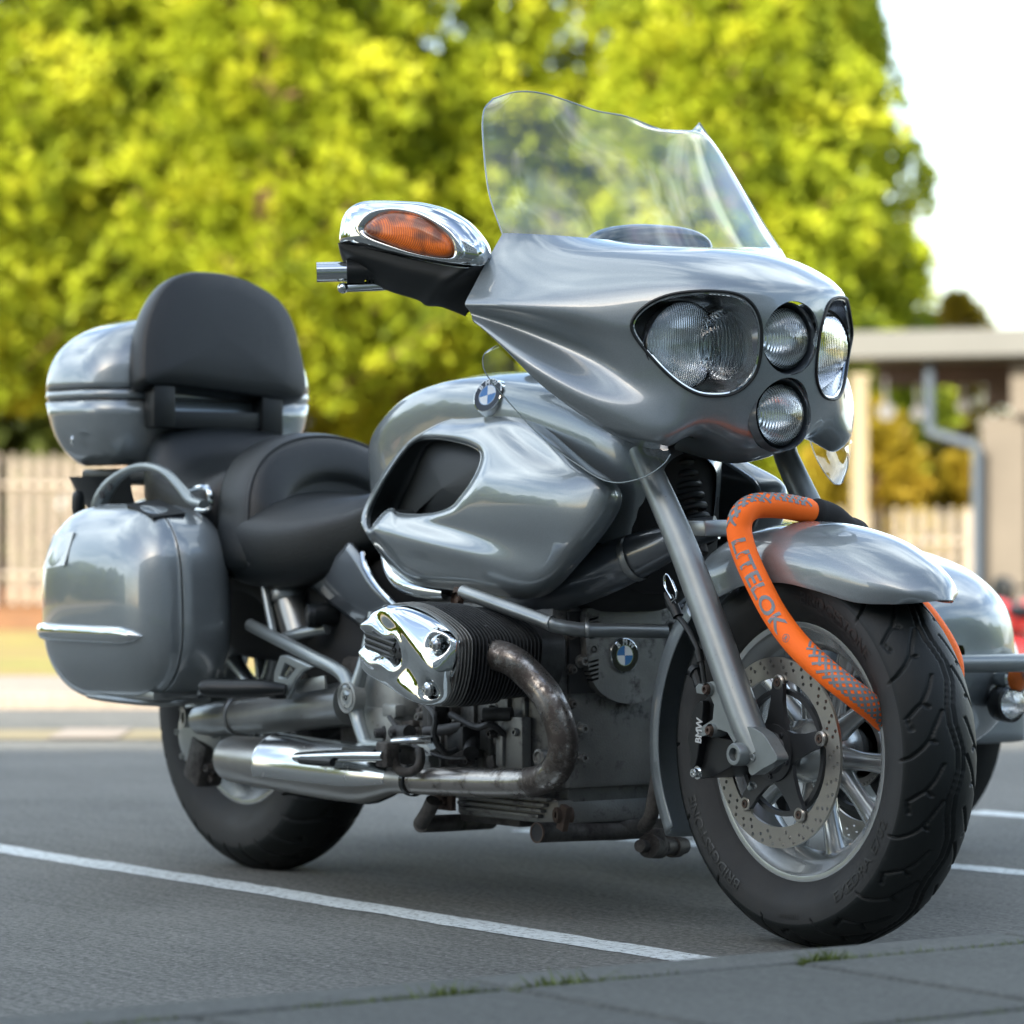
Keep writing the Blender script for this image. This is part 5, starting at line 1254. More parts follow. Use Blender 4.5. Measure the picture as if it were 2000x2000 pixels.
b = MB(); b.lathe([(.011, 0), (.011, .004), (.006, .005), (0, .003)], P(*c5(345, 870), -.262), (-.5, -.86, 0), 16); b.build('lock', 'chrome', top_box)
b = MB(); b.box((-1.14, 0, .775), (.13, .17, .016), None, .4); 
b.add(*grid_geo([[(-1.30, -.12, .775), (-1.26, -.205, .775), (-1.15, -.225, .775), (-1.02, -.2, .775)], [(-1.30, -.10, .72), (-1.25, -.17, .715), (-1.15, -.18, .71), (-1.05, -.17, .72)], [(-1.22, -.08, .66), (-1.19, -.13, .655), (-1.13, -.14, .65), (-1.06, -.13, .66)]], 5, 5)[:2])
b.build('luggage_rack', 'black_plastic', bike)
# silver grab rail arching over the pannier
for sy in (-1, 1):
    b = MB()
    q = [P(*c5(462, 1230), -.235), P(*c5(475, 1160), -.235), P(*c5(520, 1080), -.235), P(*c5(600, 1015), -.235), P(*c5(690, 992), -.235), P(*c5(780, 1020), -.235), P(*c5(850, 1090), -.235), P(*c5(900, 1150), -.235), P(*c5(960, 1172), -.235)]
    if sy > 0: q = [(x, -y, z) for x, y, z in q]
    b.tube(q, [.018, .018, .016, .0115, .0105, .0105, .0105, .011, .011], 14, 5, ell=(1, .8)); b.build('grab_rail', 'frame_paint', bike)
b = MB()
for k in ((515, 1090), (478, 1128)): b.lathe([(0, 0), (.0078, 0), (.0078, -.004)], P(*c5(*k), -.2535), (0, -1, 0), 16)
b.build('rail_holes', 'dull_dark', bike)

# ------------------------------------------------------------------ panniers
def pann(sy):
    c = np.array([-.872, -.282, .528]); h = np.array([.242, .118, .190])
    def tp(x, y, z):
        kx = 1 - .09 * abs(z) ** 2.6 - (.10 * max(0, -z) ** 2 if x < 0 else .02); ky = 1 - (.34 * abs(z) ** 2.6 if y < 0 else 0) - (.26 * abs(x) ** 3 if x < 0 and y < 0 else .12 * max(0, x) ** 4 if y < 0 else 0)
        return x * kx + (-.04 * z if x > 0 else .03 * z), y * ky, z + (.05 * x * (1 if z < 0 else .2))
    V, F = superbox(c, h, 4.2, 96, tp, 3.8); V = np.array(V)
    inner = V.copy(); inner[:, 1] = np.maximum(inner[:, 1], -.308)
    outer = V.copy(); outer[:, 1] = np.minimum(outer[:, 1], -.312)
    f = (lambda A: [(x, -y, z) for x, y, z in A]) if sy > 0 else (lambda A: [tuple(v) for v in A])
    root = obj('pannier', f(inner), F, 'silver_paint', bike, True, label='near side pannier with chrome strip' if sy < 0 else 'far side pannier')
    lid = obj('pannier_lid', f(outer), F, 'silver_paint', root, True)
    sm = V.copy(); sm = c + (sm - c) * np.array([.985, 1, .985]); sm[:, 1] = np.clip(sm[:, 1], -.313, -.307); obj('seam', f(sm), F, 'gloss_black', root, True)
    sn = snap_fn(V, F)
    # chrome strip follows the lid
    up = []; lo = []
    xs = np.linspace(-1.092, -.672, 26)
    rows_ = []
    for dz, off in ((.017, .001), (.012, .010), (0, .0135), (-.012, .010), (-.017, .001)):
        r_ = []
        for k, x in enumerate(xs):
            s = k / 25; tap = min(1, (1 - s) * 9) ** .5 if s > .85 else 1.0
            z = .468 + .0 * s + dz * tap
            hh = sn(np.array([x - .0, -.8, z]), (0, 1, 0), 0.0)
            if hh is None or hh[1] > -.31: hh = np.array([x, -.32, z])
            r_.append(hh + np.array([0, -off * (1 if s < .97 else .2), 0]))
        rows_.append(r_)
    Vg, Fg, Gg = grid_geo(rows_, 2, 3); obj('chrome_strip', f(Vg), Fg, 'chrome', root, True)
    # latch cover near the top
    lt = [sn(np.array([x, -.8, z]), (0, 1, 0), -.0) for x, z in ((-1.03, .655), (-.93, .662), (-.93, .600), (-1.04, .592))]
    if all(p is not None for p in lt):
        nrm = np.cross(lt[1] - lt[0], lt[3] - lt[0]); nrm /= np.linalg.norm(nrm); nrm = nrm if nrm[1] < 0 else -nrm
        b = MB(); b.add([p + nrm * .0042 for p in lt] + [p - nrm * .01 for p in lt], [(0, 1, 2, 3), (7, 6, 5, 4)] + [(i, (i + 1) % 4, 4 + (i + 1) % 4, 4 + i) for i in range(4)]); b.v = f(b.v); b.build('latch', 'dark_silver_paint', root, sharp=30, mods=bevel(.002, 2))
    p = sn(np.array([-1.10, -.8, .535]), (0, 1, 0))
    if p is not None: b = MB(); b.lathe([(.012, 0), (.012, .005), (.008, .007), (0, .005)], p, (-.35, -.93, 0), 16); b.v = f(b.v); b.build('lock', 'chrome', root)
    hx = [sn(np.array([x, y, 1.2]), (0, 0, -1), 0.0) for x, y in ((-.80, -.335), (-.70, -.335), (-.70, -.265), (-.80, -.265))]
    if all(p is not None for p in hx):
        b = MB(); b.add([p + np.array([0, 0, .009]) for p in hx] + [p - np.array([0, 0, .012]) for p in hx], [(0, 1, 2, 3), (7, 6, 5, 4)] + [(i, (i + 1) % 4, 4 + (i + 1) % 4, 4 + i) for i in range(4)]); b.v = f(b.v); b.build('hinge', 'black_plastic', root, sharp=30, mods=bevel(.002, 2))
    b = MB(); b.tube([(-.72, -.2, .345), (-.74, -.30, .338), (-.95, -.33, .345), (-1.0, -.28, .36)], .008, 8, 4).box((-.80, -.28, .352), (.09, .05, .008), None, .3); b.v = f(b.v); b.build('pannier_bracket', 'steel_tube', root)
pann(-1); pann(1)
# rear tail piece and number plate holder seen between the boxes
b = MB(); b.add(*superbox((-1.12, 0, .60), (.20, .13, .14), 3)); b.build('tail_section', 'silver_paint', bike)
b = MB(); q_ = np.array(P(152, 985, -.24)); b.add(*superbox(q_, (.012, .012, .028), 3)); b.tube([q_ + np.array([.02, .15, -.03]), q_ + np.array([0, 0, -.03])], .010, 8, 1); b.build('rear_indicator', 'black_plastic', bike)
# ------------------------------------------------------------------ engine
eng = MB(); eng.box((.10, 0, .385), (.21, .150, .165), None, .22); eng.box((.285, 0, .40), (.030, .115, .175), None, .35); eng.box((.06, 0, .235), (.23, .10, .045), None, .3)
for k in range(7):
    for sy in (-1, 1): eng.box((-.06 + k * .05, sy * .152, .33), (.004, .006, .10), None, .2)
for (x, z) in ((.30, .50), (.30, .445), (.30, .33), (.30, .28)):
    for sy in (-1, 1): eng.bolt((x + .03, sy * .098, z), (1, 0, 0), .008, .008)
engine = eng.build('engine_block', 'cast_aluminium', bike, sharp=30)
# front cover facing forwards, with louvres and badge
cv = MB(); X0 = .322
co = [PX(*k, X0) for k in ((1134, 1195), (1150, 1188), (1268, 1188), (1280, 1195), (1282, 1300), (1270, 1345), (1245, 1370), (1200, 1372), (1160, 1350), (1140, 1310), (1134, 1260))]
co = resamp([(p[1], p[2], 0) for p in co], 60, True)[:, :2]; cyc = .0
co = [(y, z) for y, z in co]
hs_ = []
for z0 in (1230, 1313):
    for k in range(5):
        a = PX(1140, z0 - 22 + k * 9, X0); hs_.append([(a[1], a[2]), (a[1] + .020, a[2] + .004), (a[1] + .020, a[2] - .000), (a[1], a[2] - .004)])
cv.plate(co, hs_, (X0, 0, 0), (0, 1, 0), (0, 0, 1), (1, 0, 0), .016)
cover = cv.build('front_engine_cover', 'cast_aluminium', engine, sharp=30, mods=bevel(.004, 3))
b = MB(); b.box((X0 - .004, -.03, .46), (.003, .09, .07)); b.build('cover_mesh', 'dull_dark', engine)
b = MB()
for k in ((1120, 1238), (1118, 1308), (1156, 1268), (1118, 1375)): b.bolt(np.array(PX(*k, X0 + .01)), (1, 0, 0), .007, .006)
b.build('cover_bolts', 'grimy_cast', engine)
roundel('badge', np.array(PX(1218, 1280, X0 + .0165)), (1, 0, 0), (0, 0, 1), .031, engine)

# cylinder, fins and chrome valve cover on both sides
vc_px = [(385, 1245), (402, 1212), (470, 1186), (560, 1196), (650, 1238), (735, 1300), (788, 1360), (800, 1420), (790, 1560), (765, 1660), (735, 1715), (690, 1735), (600, 1702), (500, 1648), (400, 1588), (345, 1535), (330, 1470), (330, 1400), (350, 1310)]
Yv = -.385
vl = resamp([P(*c3(*k), Yv) for k in vc_px], 84, True)
def cyl_side(sy):
    f = (lambda A: [(x, -y, z) for x, y, z in A]) if sy > 0 else (lambda A: [tuple(v) for v in A])
    cen = vl.mean(0)
    # softly squared fin outline derived from the cover's own outline
    b = MB(); m = len(vl)
    def ringf(y, s, th):
        o = cen + (vl - cen) * s; o = o.copy(); o[:, 1] = y; i = o.copy(); i[:, 1] = y + th
        V = list(o) + list(i); b.add(V, [tuple(range(m - 1, -1, -1)), tuple(range(m, 2 * m))] + [(k, (k + 1) % m, m + (k + 1) % m, m + k) for k in range(m)])
    y = Yv + .004
    hd = MB(); b = hd
    for k in range(5): ringf(y, 1.02 + .004 * k, .0022); y += .0066
    head = cyl_root = None
    hd.v = f(hd.v); head = hd.build('head_fins', 'cast_aluminium', engine, smooth=False, mods=bevel(.0006, 1))
    b = MB()
    for k in range(11): ringf(y, 1.04 - .006 * (k > 3) * (k - 3), .0022); y += .0078
    for k in range(9): ringf(y, .93 - .004 * k, .0022); y += .0082
    b.v = f(b.v); b.build('cylinder_fins', 'black_fins', engine, smooth=False)
    b = MB(); 
    o = cen + (vl - cen) * .82; V = [(p[0], Yv, p[2]) for p in o] + [(p[0], -.14, p[2]) for p in o]; b.add(V, [tuple(range(m - 1, -1, -1)), tuple(range(m, 2 * m))] + [(k, (k + 1) % m, m + (k + 1) % m, m + k) for k in range(m)])
    pe = np.array(P(965, 1281, -.30)); b.box(pe + np.array([-.035, 0, 0]), (.03, .032, .04), None, .3)
    b.v = f(b.v); b.build('cylinder', 'black_fins', engine)
    # valve cover
    pr = [(1.0, .012), (1.005, .0), (.998, -.008), (.975, -.018), (.93, -.026), (.84, -.031), (.65, -.034), (.35, -.035), (.0005, -.035)]
    V = []
    ps = []
    for s, d in pr: ps.append(cen + (vl - cen) * s + np.array([0, d, 0]))
    V = np.concatenate(ps)
    # sculpting: a wavy waist across the cover and two bolt wells
    w0_ = np.array(P(*c3(270, 1372), Yv - .03)); w1_ = np.array(P(*c3(470, 1450), Yv - .03)); bt = [np.array(P(*c3(705, 1405), Yv - .022)), np.array(P(*c3(665, 1645), Yv - .022))]
    VV = []
    m = len(vl)
    # refine radially for smooth wells
    rows_ = [list(p) for p in ps]; Vg, Fg, Gg = grid_geo(rows_, 1, 8, closed_u=True)
    for v in Vg:
        v = v.copy(); d = w1_ - w0_; t = np.clip(((v - w0_) * np.array([1, 0, 1])) @ d / (d[0] ** 2 + d[2] ** 2), 0, 1); q = w0_ + d * t; e = math.hypot(v[0] - q[0], v[2] - q[2]) + .004 * math.sin(float(v[0]) * 70)
        wv = math.exp(-(e / .019) ** 4); v[1] += .013 * wv - .005 * math.exp(-((e - .028) / .008) ** 2) + .004 * math.sin((float(v[0]) * .8 + float(v[2])) * 60)
        for q in bt:
            e = math.hypot(v[0] - q[0], v[2] - q[2]); v[1] += .012 * (1 / (1 + math.exp((e - .0165) / .0016)))
        VV.append(v)
    vcover = obj('valve_cover', f(VV), Fg, 'chrome', engine, True, label='chrome valve cover' if sy < 0 else None)
    b = MB()
    for q in bt:
        b.lathe([(0, .006), (.0035, .006), (.0035, .010), (.0062, .010), (.008, .006), (.0115, .004), (.0115, -.002)], q + np.array([0, -.004, 0]), (0, -1, 0), 20)
    b.v = f(b.v); b.build('cover_bolts', 'chrome_scuffed', vcover)
    b = MB(); a0 = np.array(P(*c3(325, 1380), Yv - .022)); a1 = np.array(P(*c3(480, 1440), Yv - .030))
    for dz in (-.010, 0, .010): b.tube([a0 + np.array([0, 0, dz]), a1 + np.array([0, 0, dz])], .0058, 10, 3)
    b.lathe([(0, .004), (.010, .004), (.021, .001), (.0225, -.012)], np.array(P(*c3(487, 1455), Yv - .030)), (.1, -1, 0), 28)
    b.v = f(b.v); pg = b.build('plug_cover', 'black_plastic', vcover)
    b = MB(); q = np.array(P(*c3(487, 1455), Yv - .0345))
    for k in range(3): a = 2 * PI * k / 3 + .5; b.lathe([(0, 0), (.0045, 0), (.0052, .0015)], q + np.array([.012 * math.cos(a), 0, .012 * math.sin(a)]), (0, -1, 0), 12)
    b.v = f(b.v); b.build('plug_holes', 'dull_dark', pg)
    # exhaust header: leaves the head forwards, bends down and runs back
    eh = MB(); qs = [(P(930, 1272, -.300), .026), (P(965, 1278, -.30), .026), (P(1003, 1292, -.285), .026), (P(1040, 1325, -.265), .026), (P(1070, 1362, -.255), .0258), (P(1092, 1410, -.245), .0255), (P(1100, 1462, -.238), .0255), (P(1085, 1505, -.232), .0255), (P(1045, 1526, -.226), .0255), (P(985, 1529, -.222), .0255), (P(905, 1527, -.22), .0255), (P(806, 1524, -.22), .0245)]
    eh.tube([q for q, r_ in qs], [r_ for q, r_ in qs], 28, 7); eh.v = f(eh.v)
    n_burn = [q for q, r_ in qs]
    pipe = eh.build('exhaust_header', None, bike, mats=['exhaust_header_metal'])
    co_ = MB(); qd = np.array(qs[0][0]); co_.box(qd + np.array([.01, 0, 0]), (.012, .036, .033), None, .3); co_.bolt(qd + np.array([.02, 0, .038]), (1, 0, 0), .007, .014); co_.bolt(qd + np.array([.02, -.0, -.038]), (1, 0, 0), .007, .014); co_.v = f(co_.v); co_.build('header_flange', 'black_fins', pipe)
    cl = MB(); q0 = np.array(P(806, 1524, -.22)); q1 = np.array(P(822, 1526, -.22)); dd = (q1 - q0) / np.linalg.norm(q1 - q0)
    cl.lathe([(.0265, -.006), (.0285, -.004), (.0285, .006), (.0265, .008)], q0, dd, 28); cl.v = f(cl.v); cl.build('pipe_clamp', 'gloss_black', pipe)
    mf = MB(); ma = np.array(P(806, 1524, -.222)); mb_ = np.array(P(448, 1481, -.222)); dm = (mb_ - ma); Lm = np.linalg.norm(dm); dm /= Lm
    S = [(.0, .024), (.05, .0255), (.085, .027), (.13, .034), (.20, .047), (.26, .0525), (.44, .053), (.70, .0485), (.97, .044), (.985, .042), (.99, .034), (.90, .033)]
    mf.lathe([(r_, s * Lm) for s, r_ in S], ma, dm, 48); mf.v = f(mf.v); muf = mf.build('muffler', 'exhaust_steel', bike, label='near side muffler' if sy < 0 else 'far side muffler')
    sd = MB(); sd.lathe([(.0275, .085 * Lm), (.0375, .13 * Lm), (.0505, .20 * Lm), (.0555, .26 * Lm), (.0565, .48 * Lm), (.0575, .70 * Lm), (.0595, .705 * Lm), (.0595, .72 * Lm), (.0565, .725 * Lm)], ma, dm, 48, R(-110), R(170)); sd.v = f(sd.v); sd.build('heat_shield', 'chrome_scuffed', muf)
m, n, l, b, o = new_mat('exhaust_header_metal')
b.inputs['Metallic'].default_value = 0.9
t = noise_(n, l, 26, 9, 0.72); tc = n.new('ShaderNodeTexCoord'); sx = n.new('ShaderNodeSeparateXYZ'); l.new(tc.outputs['Object'], sx.inputs['Vector'])
mr = n.new('ShaderNodeMapRange'); mr.inputs['From Min'].default_value = -.02; mr.inputs['From Max'].default_value = .16; mr.inputs['To Min'].default_value = 0; mr.inputs['To Max'].default_value = .15
l.new(sx.outputs['X'], mr.inputs['Value']); ad = n.new('ShaderNodeMath'); ad.operation = 'ADD'; l.new(t.outputs['Fac'], ad.inputs[0]); l.new(mr.outputs['Result'], ad.inputs[1])
r = ramp_(n, l, ad.outputs['Value'], [(.52, (.34, .32, .30)), (.60, (.17, .155, .14)), (.68, (.085, .072, .065)), (.9, (.065, .055, .050))]); l.new(r.outputs['Color'], b.inputs['Base Color'])
r = ramp_(n, l, ad.outputs['Value'], [(.60, .26), (.67, .55)]); l.new(r.outputs['Color'], b.inputs['Roughness']); bump_(n, l, b, t.outputs['Fac'], .5, .0008)
cyl_side(-1); cyl_side(1)

# engine guard tube with rusty end bracket
b = MB(); b.tube([P(905, 1156, -.235), P(960, 1176, -.235), P(1060, 1212, -.225), P(1085, 1222, -.215), P(1135, 1230, -.17), P(1200, 1231, -.10), P(1300, 1233, .0)], .0122, 16, 6); b.lathe([(.0125, 0), (.0135, .001), (.0135, .005), (.0125, .006)], P(1072, 1217, -.225), (.8, .3, -.1), 20)
b.lathe([(.0125, 0), (.0138, .002), (.0138, .006), (.0125, .008)], P(1142, 1230, -.165), (.5, .8, 0), 20)
gt = b.build('engine_guard', 'steel_tube', bike)
b = MB(); b.box(P(894, 1168, -.235), (.010, .006, .018), Matrix.Rotation(.3, 3, 'Y'), .4); b.lathe([(0, .001), (.0045, .001), (.006, -.004), (.014, -.004), (.014, .004)], P(893, 1172, -.243), (0, -1, 0), 16); b.build('guard_bracket', 'rust', gt)
# telelever arm / intake beam running to the fork
b = MB(); b.tube([P(1000, 1170, -.12), P(1080, 1148, -.12), P(1180, 1112, -.10), P(1270, 1075, -.08), P(1340, 1045, -.06), P(1400, 1030, -.03)], [.036, .044, .044, .036, .026, .020], 22, 6, ell=(1.0, .9)); tl = b.build('suspension_arm', 'dark_silver_paint', bike)
b = MB(); b.box(P(1378, 1032, -.05), (.035, .03, .014), None, .4); b.lathe([(.0395, 0), (.0405, .002), (.0405, .012), (.0395, .014)], P(1232, 1092, -.09), (.8, .25, .3), 28); b.build('arm_joint', 'steel_tube', tl)
# dark inner volume between tank and engine (airbox, wiring, radiator)
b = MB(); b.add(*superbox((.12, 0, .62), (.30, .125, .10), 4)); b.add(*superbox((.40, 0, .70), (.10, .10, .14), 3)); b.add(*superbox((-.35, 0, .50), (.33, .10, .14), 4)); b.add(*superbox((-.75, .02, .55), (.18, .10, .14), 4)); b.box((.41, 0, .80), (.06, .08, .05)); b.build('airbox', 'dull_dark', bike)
# gearbox: round pale casting behind the cylinder
gb = MB(); gc = np.array(P(762, 1352, -.135)); gb.lathe([(0, .034), (.050, .034), (.068, .028), (.080, .014), (.084, -.01), (.086, -.10)], gc, (0, -1, 0), 40); gb.box(gc + np.array([.02, -.01, -.06]), (.05, .03, .035), None, .3); gb.box(gc + np.array([.055, -.03, -.03]), (.022, .012, .012), None, .4)
gearbox = gb.build('gearbox', 'pale_cast', bike)
gb = MB(); gb.box((-.25, 0, .34), (.17, .11, .10), None, .3); gb.box((-.05, 0, .27), (.2, .125, .06), None, .3); gb.build('gearbox_case', 'grimy_cast', bike)
# upper frame: bright swoop below the seat, chromed edge
fr = [P(708, 1080, -.165), P(715, 1110, -.17), P(740, 1150, -.175), P(775, 1186, -.18)]
b = MB(); b.tube(fr, .0052, 10, 6); b.build('frame_edge', 'chrome', bike)
b = MB(); b.add(*grid_geo([[P(690, 1060, -.14), P(712, 1090, -.15), P(740, 1140, -.16), P(778, 1178, -.165)], [P(640, 1110, -.13), P(665, 1140, -.135), P(690, 1165, -.14), P(735, 1200, -.145)], [P(590, 1120, -.10), P(640, 1165, -.11), P(680, 1195, -.12), P(720, 1225, -.12)]], 5, 5)[:2]); b.build('side_frame_plate', 'dark_silver_paint', bike, mods=solid(.01))
b = MB(); b.tube([P(752, 1070, -.13), P(768, 1118, -.15), P(795, 1142, -.155), P(830, 1152, -.15), P(870, 1158, -.14)], [.012, .016, .018, .016, .012], 18, 6); b.build('intake_trim', 'chrome', bike)
# tubular sub-frame
sf = MB(); N0 = P(*c10(925, 1150), -.20)
sf.tube([P(*c10(40, 530), -.17), P(*c10(250, 640), -.18), P(*c10(560, 800), -.19), P(*c10(830, 950), -.198), N0], [.0125, .0125, .0128, .0135, .018], 18, 5)
sf.tube([P(*c10(1095, 420), -.175), P(*c10(1040, 720), -.185), P(*c10(985, 950), -.195), N0], [.0095, .0105, .0125, .016], 16, 5)
sf.tube([N0, P(*c10(960, 1330), -.20), P(*c10(1000, 1470), -.205), P(*c10(1045, 1555), -.21), P(*c10(1180, 1568), -.215)], [.018, .0135, .0125, .0115, .010], 16, 6)
sf.tube([P(*c10(150, 150), -.16), P(*c10(190, 380), -.165), P(*c10(235, 600), -.172)], .0075, 12, 3)
sf.tube([P(*c10(330, 640), -.15), P(*c10(480, 600), -.14), P(*c10(700, 560), -.12)], .011, 12, 4)
sub = sf.build('subframe', 'frame_paint', bike)
b = MB(); b.lathe([(0, .002), (.006, .002), (.008, -.001), (.011, -.001), (.013, .004), (.019, .004), (.021, -.001), (.0235, -.001), (.026, .005), (.0285, .004), (.029, -.02)], np.array(N0) + np.array([0, -.012, 0]), (0, -1, 0), 36); b.build('pivot_cap', 'pale_cast', sub, sharp=30)
b = MB(); b.bolt(np.array(N0) + np.array([0, -.014, 0]), (0, -1, 0), .0055, .004); b.bolt(np.array(N0) + np.array([.008, -.013, .014]), (0, -1, 0), .004, .003); b.bolt(np.array(N0) + np.array([-.005, -.013, -.016]), (0, -1, 0), .004, .003); b.build('pivot_bolts', 'gloss_black', sub)
# rear shock and dark hose bundle under the seat
b = MB(); b.cyl(P(*c10(330, 160), -.12), P(*c10(450, 600), -.12), .030, 20); b.lathe([(.034, 0), (.036, .004), (.036, .02), (.034, .024)], P(*c10(345, 220), -.12), (.3, 0, -1), 24); b.build('rear_shock', 'steel_tube', bike)
b = MB(); b.cyl(P(*c10(545, 450), -.15), P(*c10(760, 430), -.10), .022, 20); b.lathe([(0, .004), (.01, .004), (.012, 0), (.018, 0), (.02, .004), (.023, .002), (.023, -.01)], P(*c10(545, 450), -.15), (-.5, -1, 0), 20); b.build('adjuster_knob', 'black_plastic', bike)
# drive shaft housing and final drive
b = MB(); b.tube([P(*c6(1340, 480), -.145), P(*c6(1100, 510), -.15), P(*c6(900, 535), -.155), P(*c6(735, 550), -.16)], [.041, .040, .037, .034], 28, 5); b.lathe([(.036, 0), (.039, .002), (.039, .010), (.036, .012)], P(*c6(745, 549), -.16), (-1, -.05, -.05), 28); b.tube([P(*c6(730, 550), -.16), P(*c6(640, 560), -.155), P(*c6(540, 570), -.14)], [.030, .034, .03], 22, 4); dsf = b.build('drive_shaft_housing', 'steel_tube', bike)
b = MB(); fc = np.array(P(*c6(545, 640), -.115)); b.lathe([(0, .03), (.03, .03), (.06, .022), (.078, .008), (.082, -.02), (.07, -.06)], fc, (0, -1, 0), 40); b.lathe([(.012, .012), (.02, .012), (.02, -.01)], np.array(P(*c6(465, 555), -.15)), (-.3, -1, 0), 20)
for k in range(8): a = k * PI / 4; b.bolt(fc + np.array([.066 * math.cos(a), -.018, .066 * math.sin(a)]), (0, -1, 0), .006, .006)
b.build('final_drive', 'pale_cast', bike)
b = MB(); b.box(P(*c6(560, 790), -.12), (.03, .03, .045), Matrix.Rotation(.4, 3, 'Y'), .3); b.bolt(P(*c6(578, 828), -.16), (0, -1, 0), .008, .01); b.tube([P(*c6(480, 720), -.13), P(*c6(520, 800), -.13), P(*c6(600, 900), -.12)], .008, 8, 4); b.build('rear_caliper', 'grimy_cast', bike)
# passenger footrest and its pierced hanger
U2, W2 = (1, 0, 0), (0, 0, 1)
def pp2(k, Y, c_): p = P(*c10(*k), Y); return (p[0] - c_[0], p[2] - c_[2])
cc = np.array(P(*c10(380, 960), -.215))
hg = MB(); hg.plate([pp2(k, -.215, cc) for k in ((290, 790), (340, 788), (470, 845), (560, 890), (480, 930), (420, 1000), (385, 1090), (350, 1170), (250, 1165), (235, 1020), (240, 930))], [[pp2(k, -.215, cc) for k in ((335, 860), (420, 905), (355, 985), (288, 975))]], cc, U2, W2, (0, 1, 0), .012)
hang = hg.build('footrest_hanger', 'frame_paint', bike, sharp=30, mods=bevel(.003, 2))
b = MB(); b.tube([P(*c6(990, 405), -.23), P(*c6(860, 400), -.262), P(*c6(680, 400), -.30), P(*c6(560, 395), -.325), P(*c6(535, 398), -.33)], [.012, .019, .0205, .019, .010], 18, 5, ell=(.85, 1.15)); b.box(P(*c6(945, 415), -.235), (.014, .012, .014), None, .3); b.build('footrest', 'black_plastic', hang)
b = MB(); b.box(P(*c10(560, 1040), -.19), (.05, .003, .012), Matrix.Rotation(-.12, 3, 'Y')); b.build('hanger_brace', 'steel_tube', hang)
# rider footboard: chromed blade with black tread, hinge and pedals
b = MB(); b.tube([P(*c10(465, 1665), -.30), P(*c10(700, 1655), -.295), P(*c10(960, 1650), -.29), P(*c10(1230, 1650), -.28)], [.012, .0135, .014, .0145], 18, 5, ell=(.8, 1.5)); fb = b.build('footboard', 'chrome', bike)
b = MB(); b.tube([P(*c10(470, 1690), -.318), P(*c10(600, 1700), -.316), P(*c10(745, 1708), -.312)], [.007, .008, .007], 10, 4); b.box(P(*c10(1080, 1600), -.27), (.05, .03, .004), None, .3); b.build('footboard_tread', 'black_plastic', fb)
b = MB(); b.tube([P(*c10(1190, 1590), -.27), P(*c10(1240, 1600), -.275), P(*c10(1265, 1680), -.275), P(*c10(1300, 1760), -.27), P(*c10(1380, 1795), -.262), P(*c10(1470, 1760), -.25), P(*c10(1500, 1680), -.24), P(*c10(1490, 1600), -.235)], .0085, 12, 5); b.box(P(*c10(1215, 1640), -.28), (.018, .014, .022), None, .3); b.build('footboard_hinge', 'grimy_cast', fb)
b = MB(); b.tube([P(*c10(1290, 1525), -.28), P(*c10(1450, 1515), -.27), P(*c10(1600, 1512), -.25)], [.010, .011, .010], 12, 4, ell=(.7, 1.4)); b.cyl(P(*c10(1620, 1570), -.23), P(*c10(1600, 1560), -.25), .008, 12); b.build('brake_pedal', 'chrome_scuffed', bike)
b = MB(); b.box(P(*c10(1560, 1650), -.2), (.022, .01, .02), None, .2)
for k in range(4): b.box(P(*c10(1545, 1640 + 14 * k), -.213), (.014, .004, .0018), Matrix.Rotation(.2, 3, 'Y'), .2)
b.build('pedal_bracket', 'pale_cast', bike)
# throttle linkage, hoses and small castings under the cylinder
k_ = MB()
k_.cyl(P(830, 1430, -.23), P(905, 1420, -.2), .010, 14).cyl(P(770, 1430, -.2), P(800, 1430, -.21), .013, 14).bolt(P(742, 1432, -.21), (-.4, -1, 0), .009, .01).bolt(P(772, 1430, -.215), (-.3, -1, 0), .007, .008)
k_.cyl(P(846, 1390, -.22), P(846, 1450, -.22), .010, 12).box(P(850, 1400, -.2), (.02, .015, .03), None, .3).box(P(905, 1440, -.19), (.025, .02, .022), None, .3)
k_.tube([P(830, 1375, -.24), P(850, 1400, -.25), P(848, 1440, -.25), P(870, 1470, -.23), P(900, 1460, -.2)], .0055, 8, 5).tube([P(880, 1395, -.22), P(930, 1420, -.21), P(960, 1415, -.2), P(990, 1440, -.17)], .006, 8, 5)
k_.tube([P(760, 1400, -.2), P(800, 1450, -.21), P(870, 1480, -.2), P(930, 1480, -.18)], .0045, 8, 5).cyl(P(920, 1470, -.2), P(920, 1440, -.18), .014, 14).cyl(P(945, 1395, -.2), P(1000, 1395, -.17), .012, 12)
lk = k_.build('throttle_linkage', 'black_fins', bike)
k_ = MB(); rg3 = random.Random(3)
for i in range(26):
    x = rg3.uniform(760, 990); y = rg3.uniform(1385, 1490); Y = rg3.uniform(-.2, -.14)
    p = P(x, y, Y)
    if rg3.random() < .5: k_.bolt(p, (rg3.uniform(-.4, .4), -1, rg3.uniform(-.2, .2)), rg3.uniform(.005, .008), rg3.uniform(.006, .012))
    else: k_.box(p, (rg3.uniform(.006, .02), rg3.uniform(.006, .012), rg3.uniform(.005, .014)), Matrix.Rotation(rg3.uniform(-.3, .3), 3, 'Y'), .3)
k_.build('linkage_fittings', 'grimy_cast', bike)
k_ = MB()
for x, y in ((985, 1395), (1010, 1430), (960, 1385), (820, 1400), (870, 1405)): k_.bolt(P(x, y, -.175), (0, -1, 0), .007, .008)
k_.box(P(1005, 1450, -.165), (.035, .01, .045), None, .2).box(P(985, 1462, -.17), (.01, .012, .03), None, .3).lathe([(0, 0), (.008, 0), (.011, .004), (.015, .002), (.015, -.03)], P(1053, 1480, -.18), (0, -1, 0), 18)
k_.build('engine_mounting', 'cast_aluminium', engine)
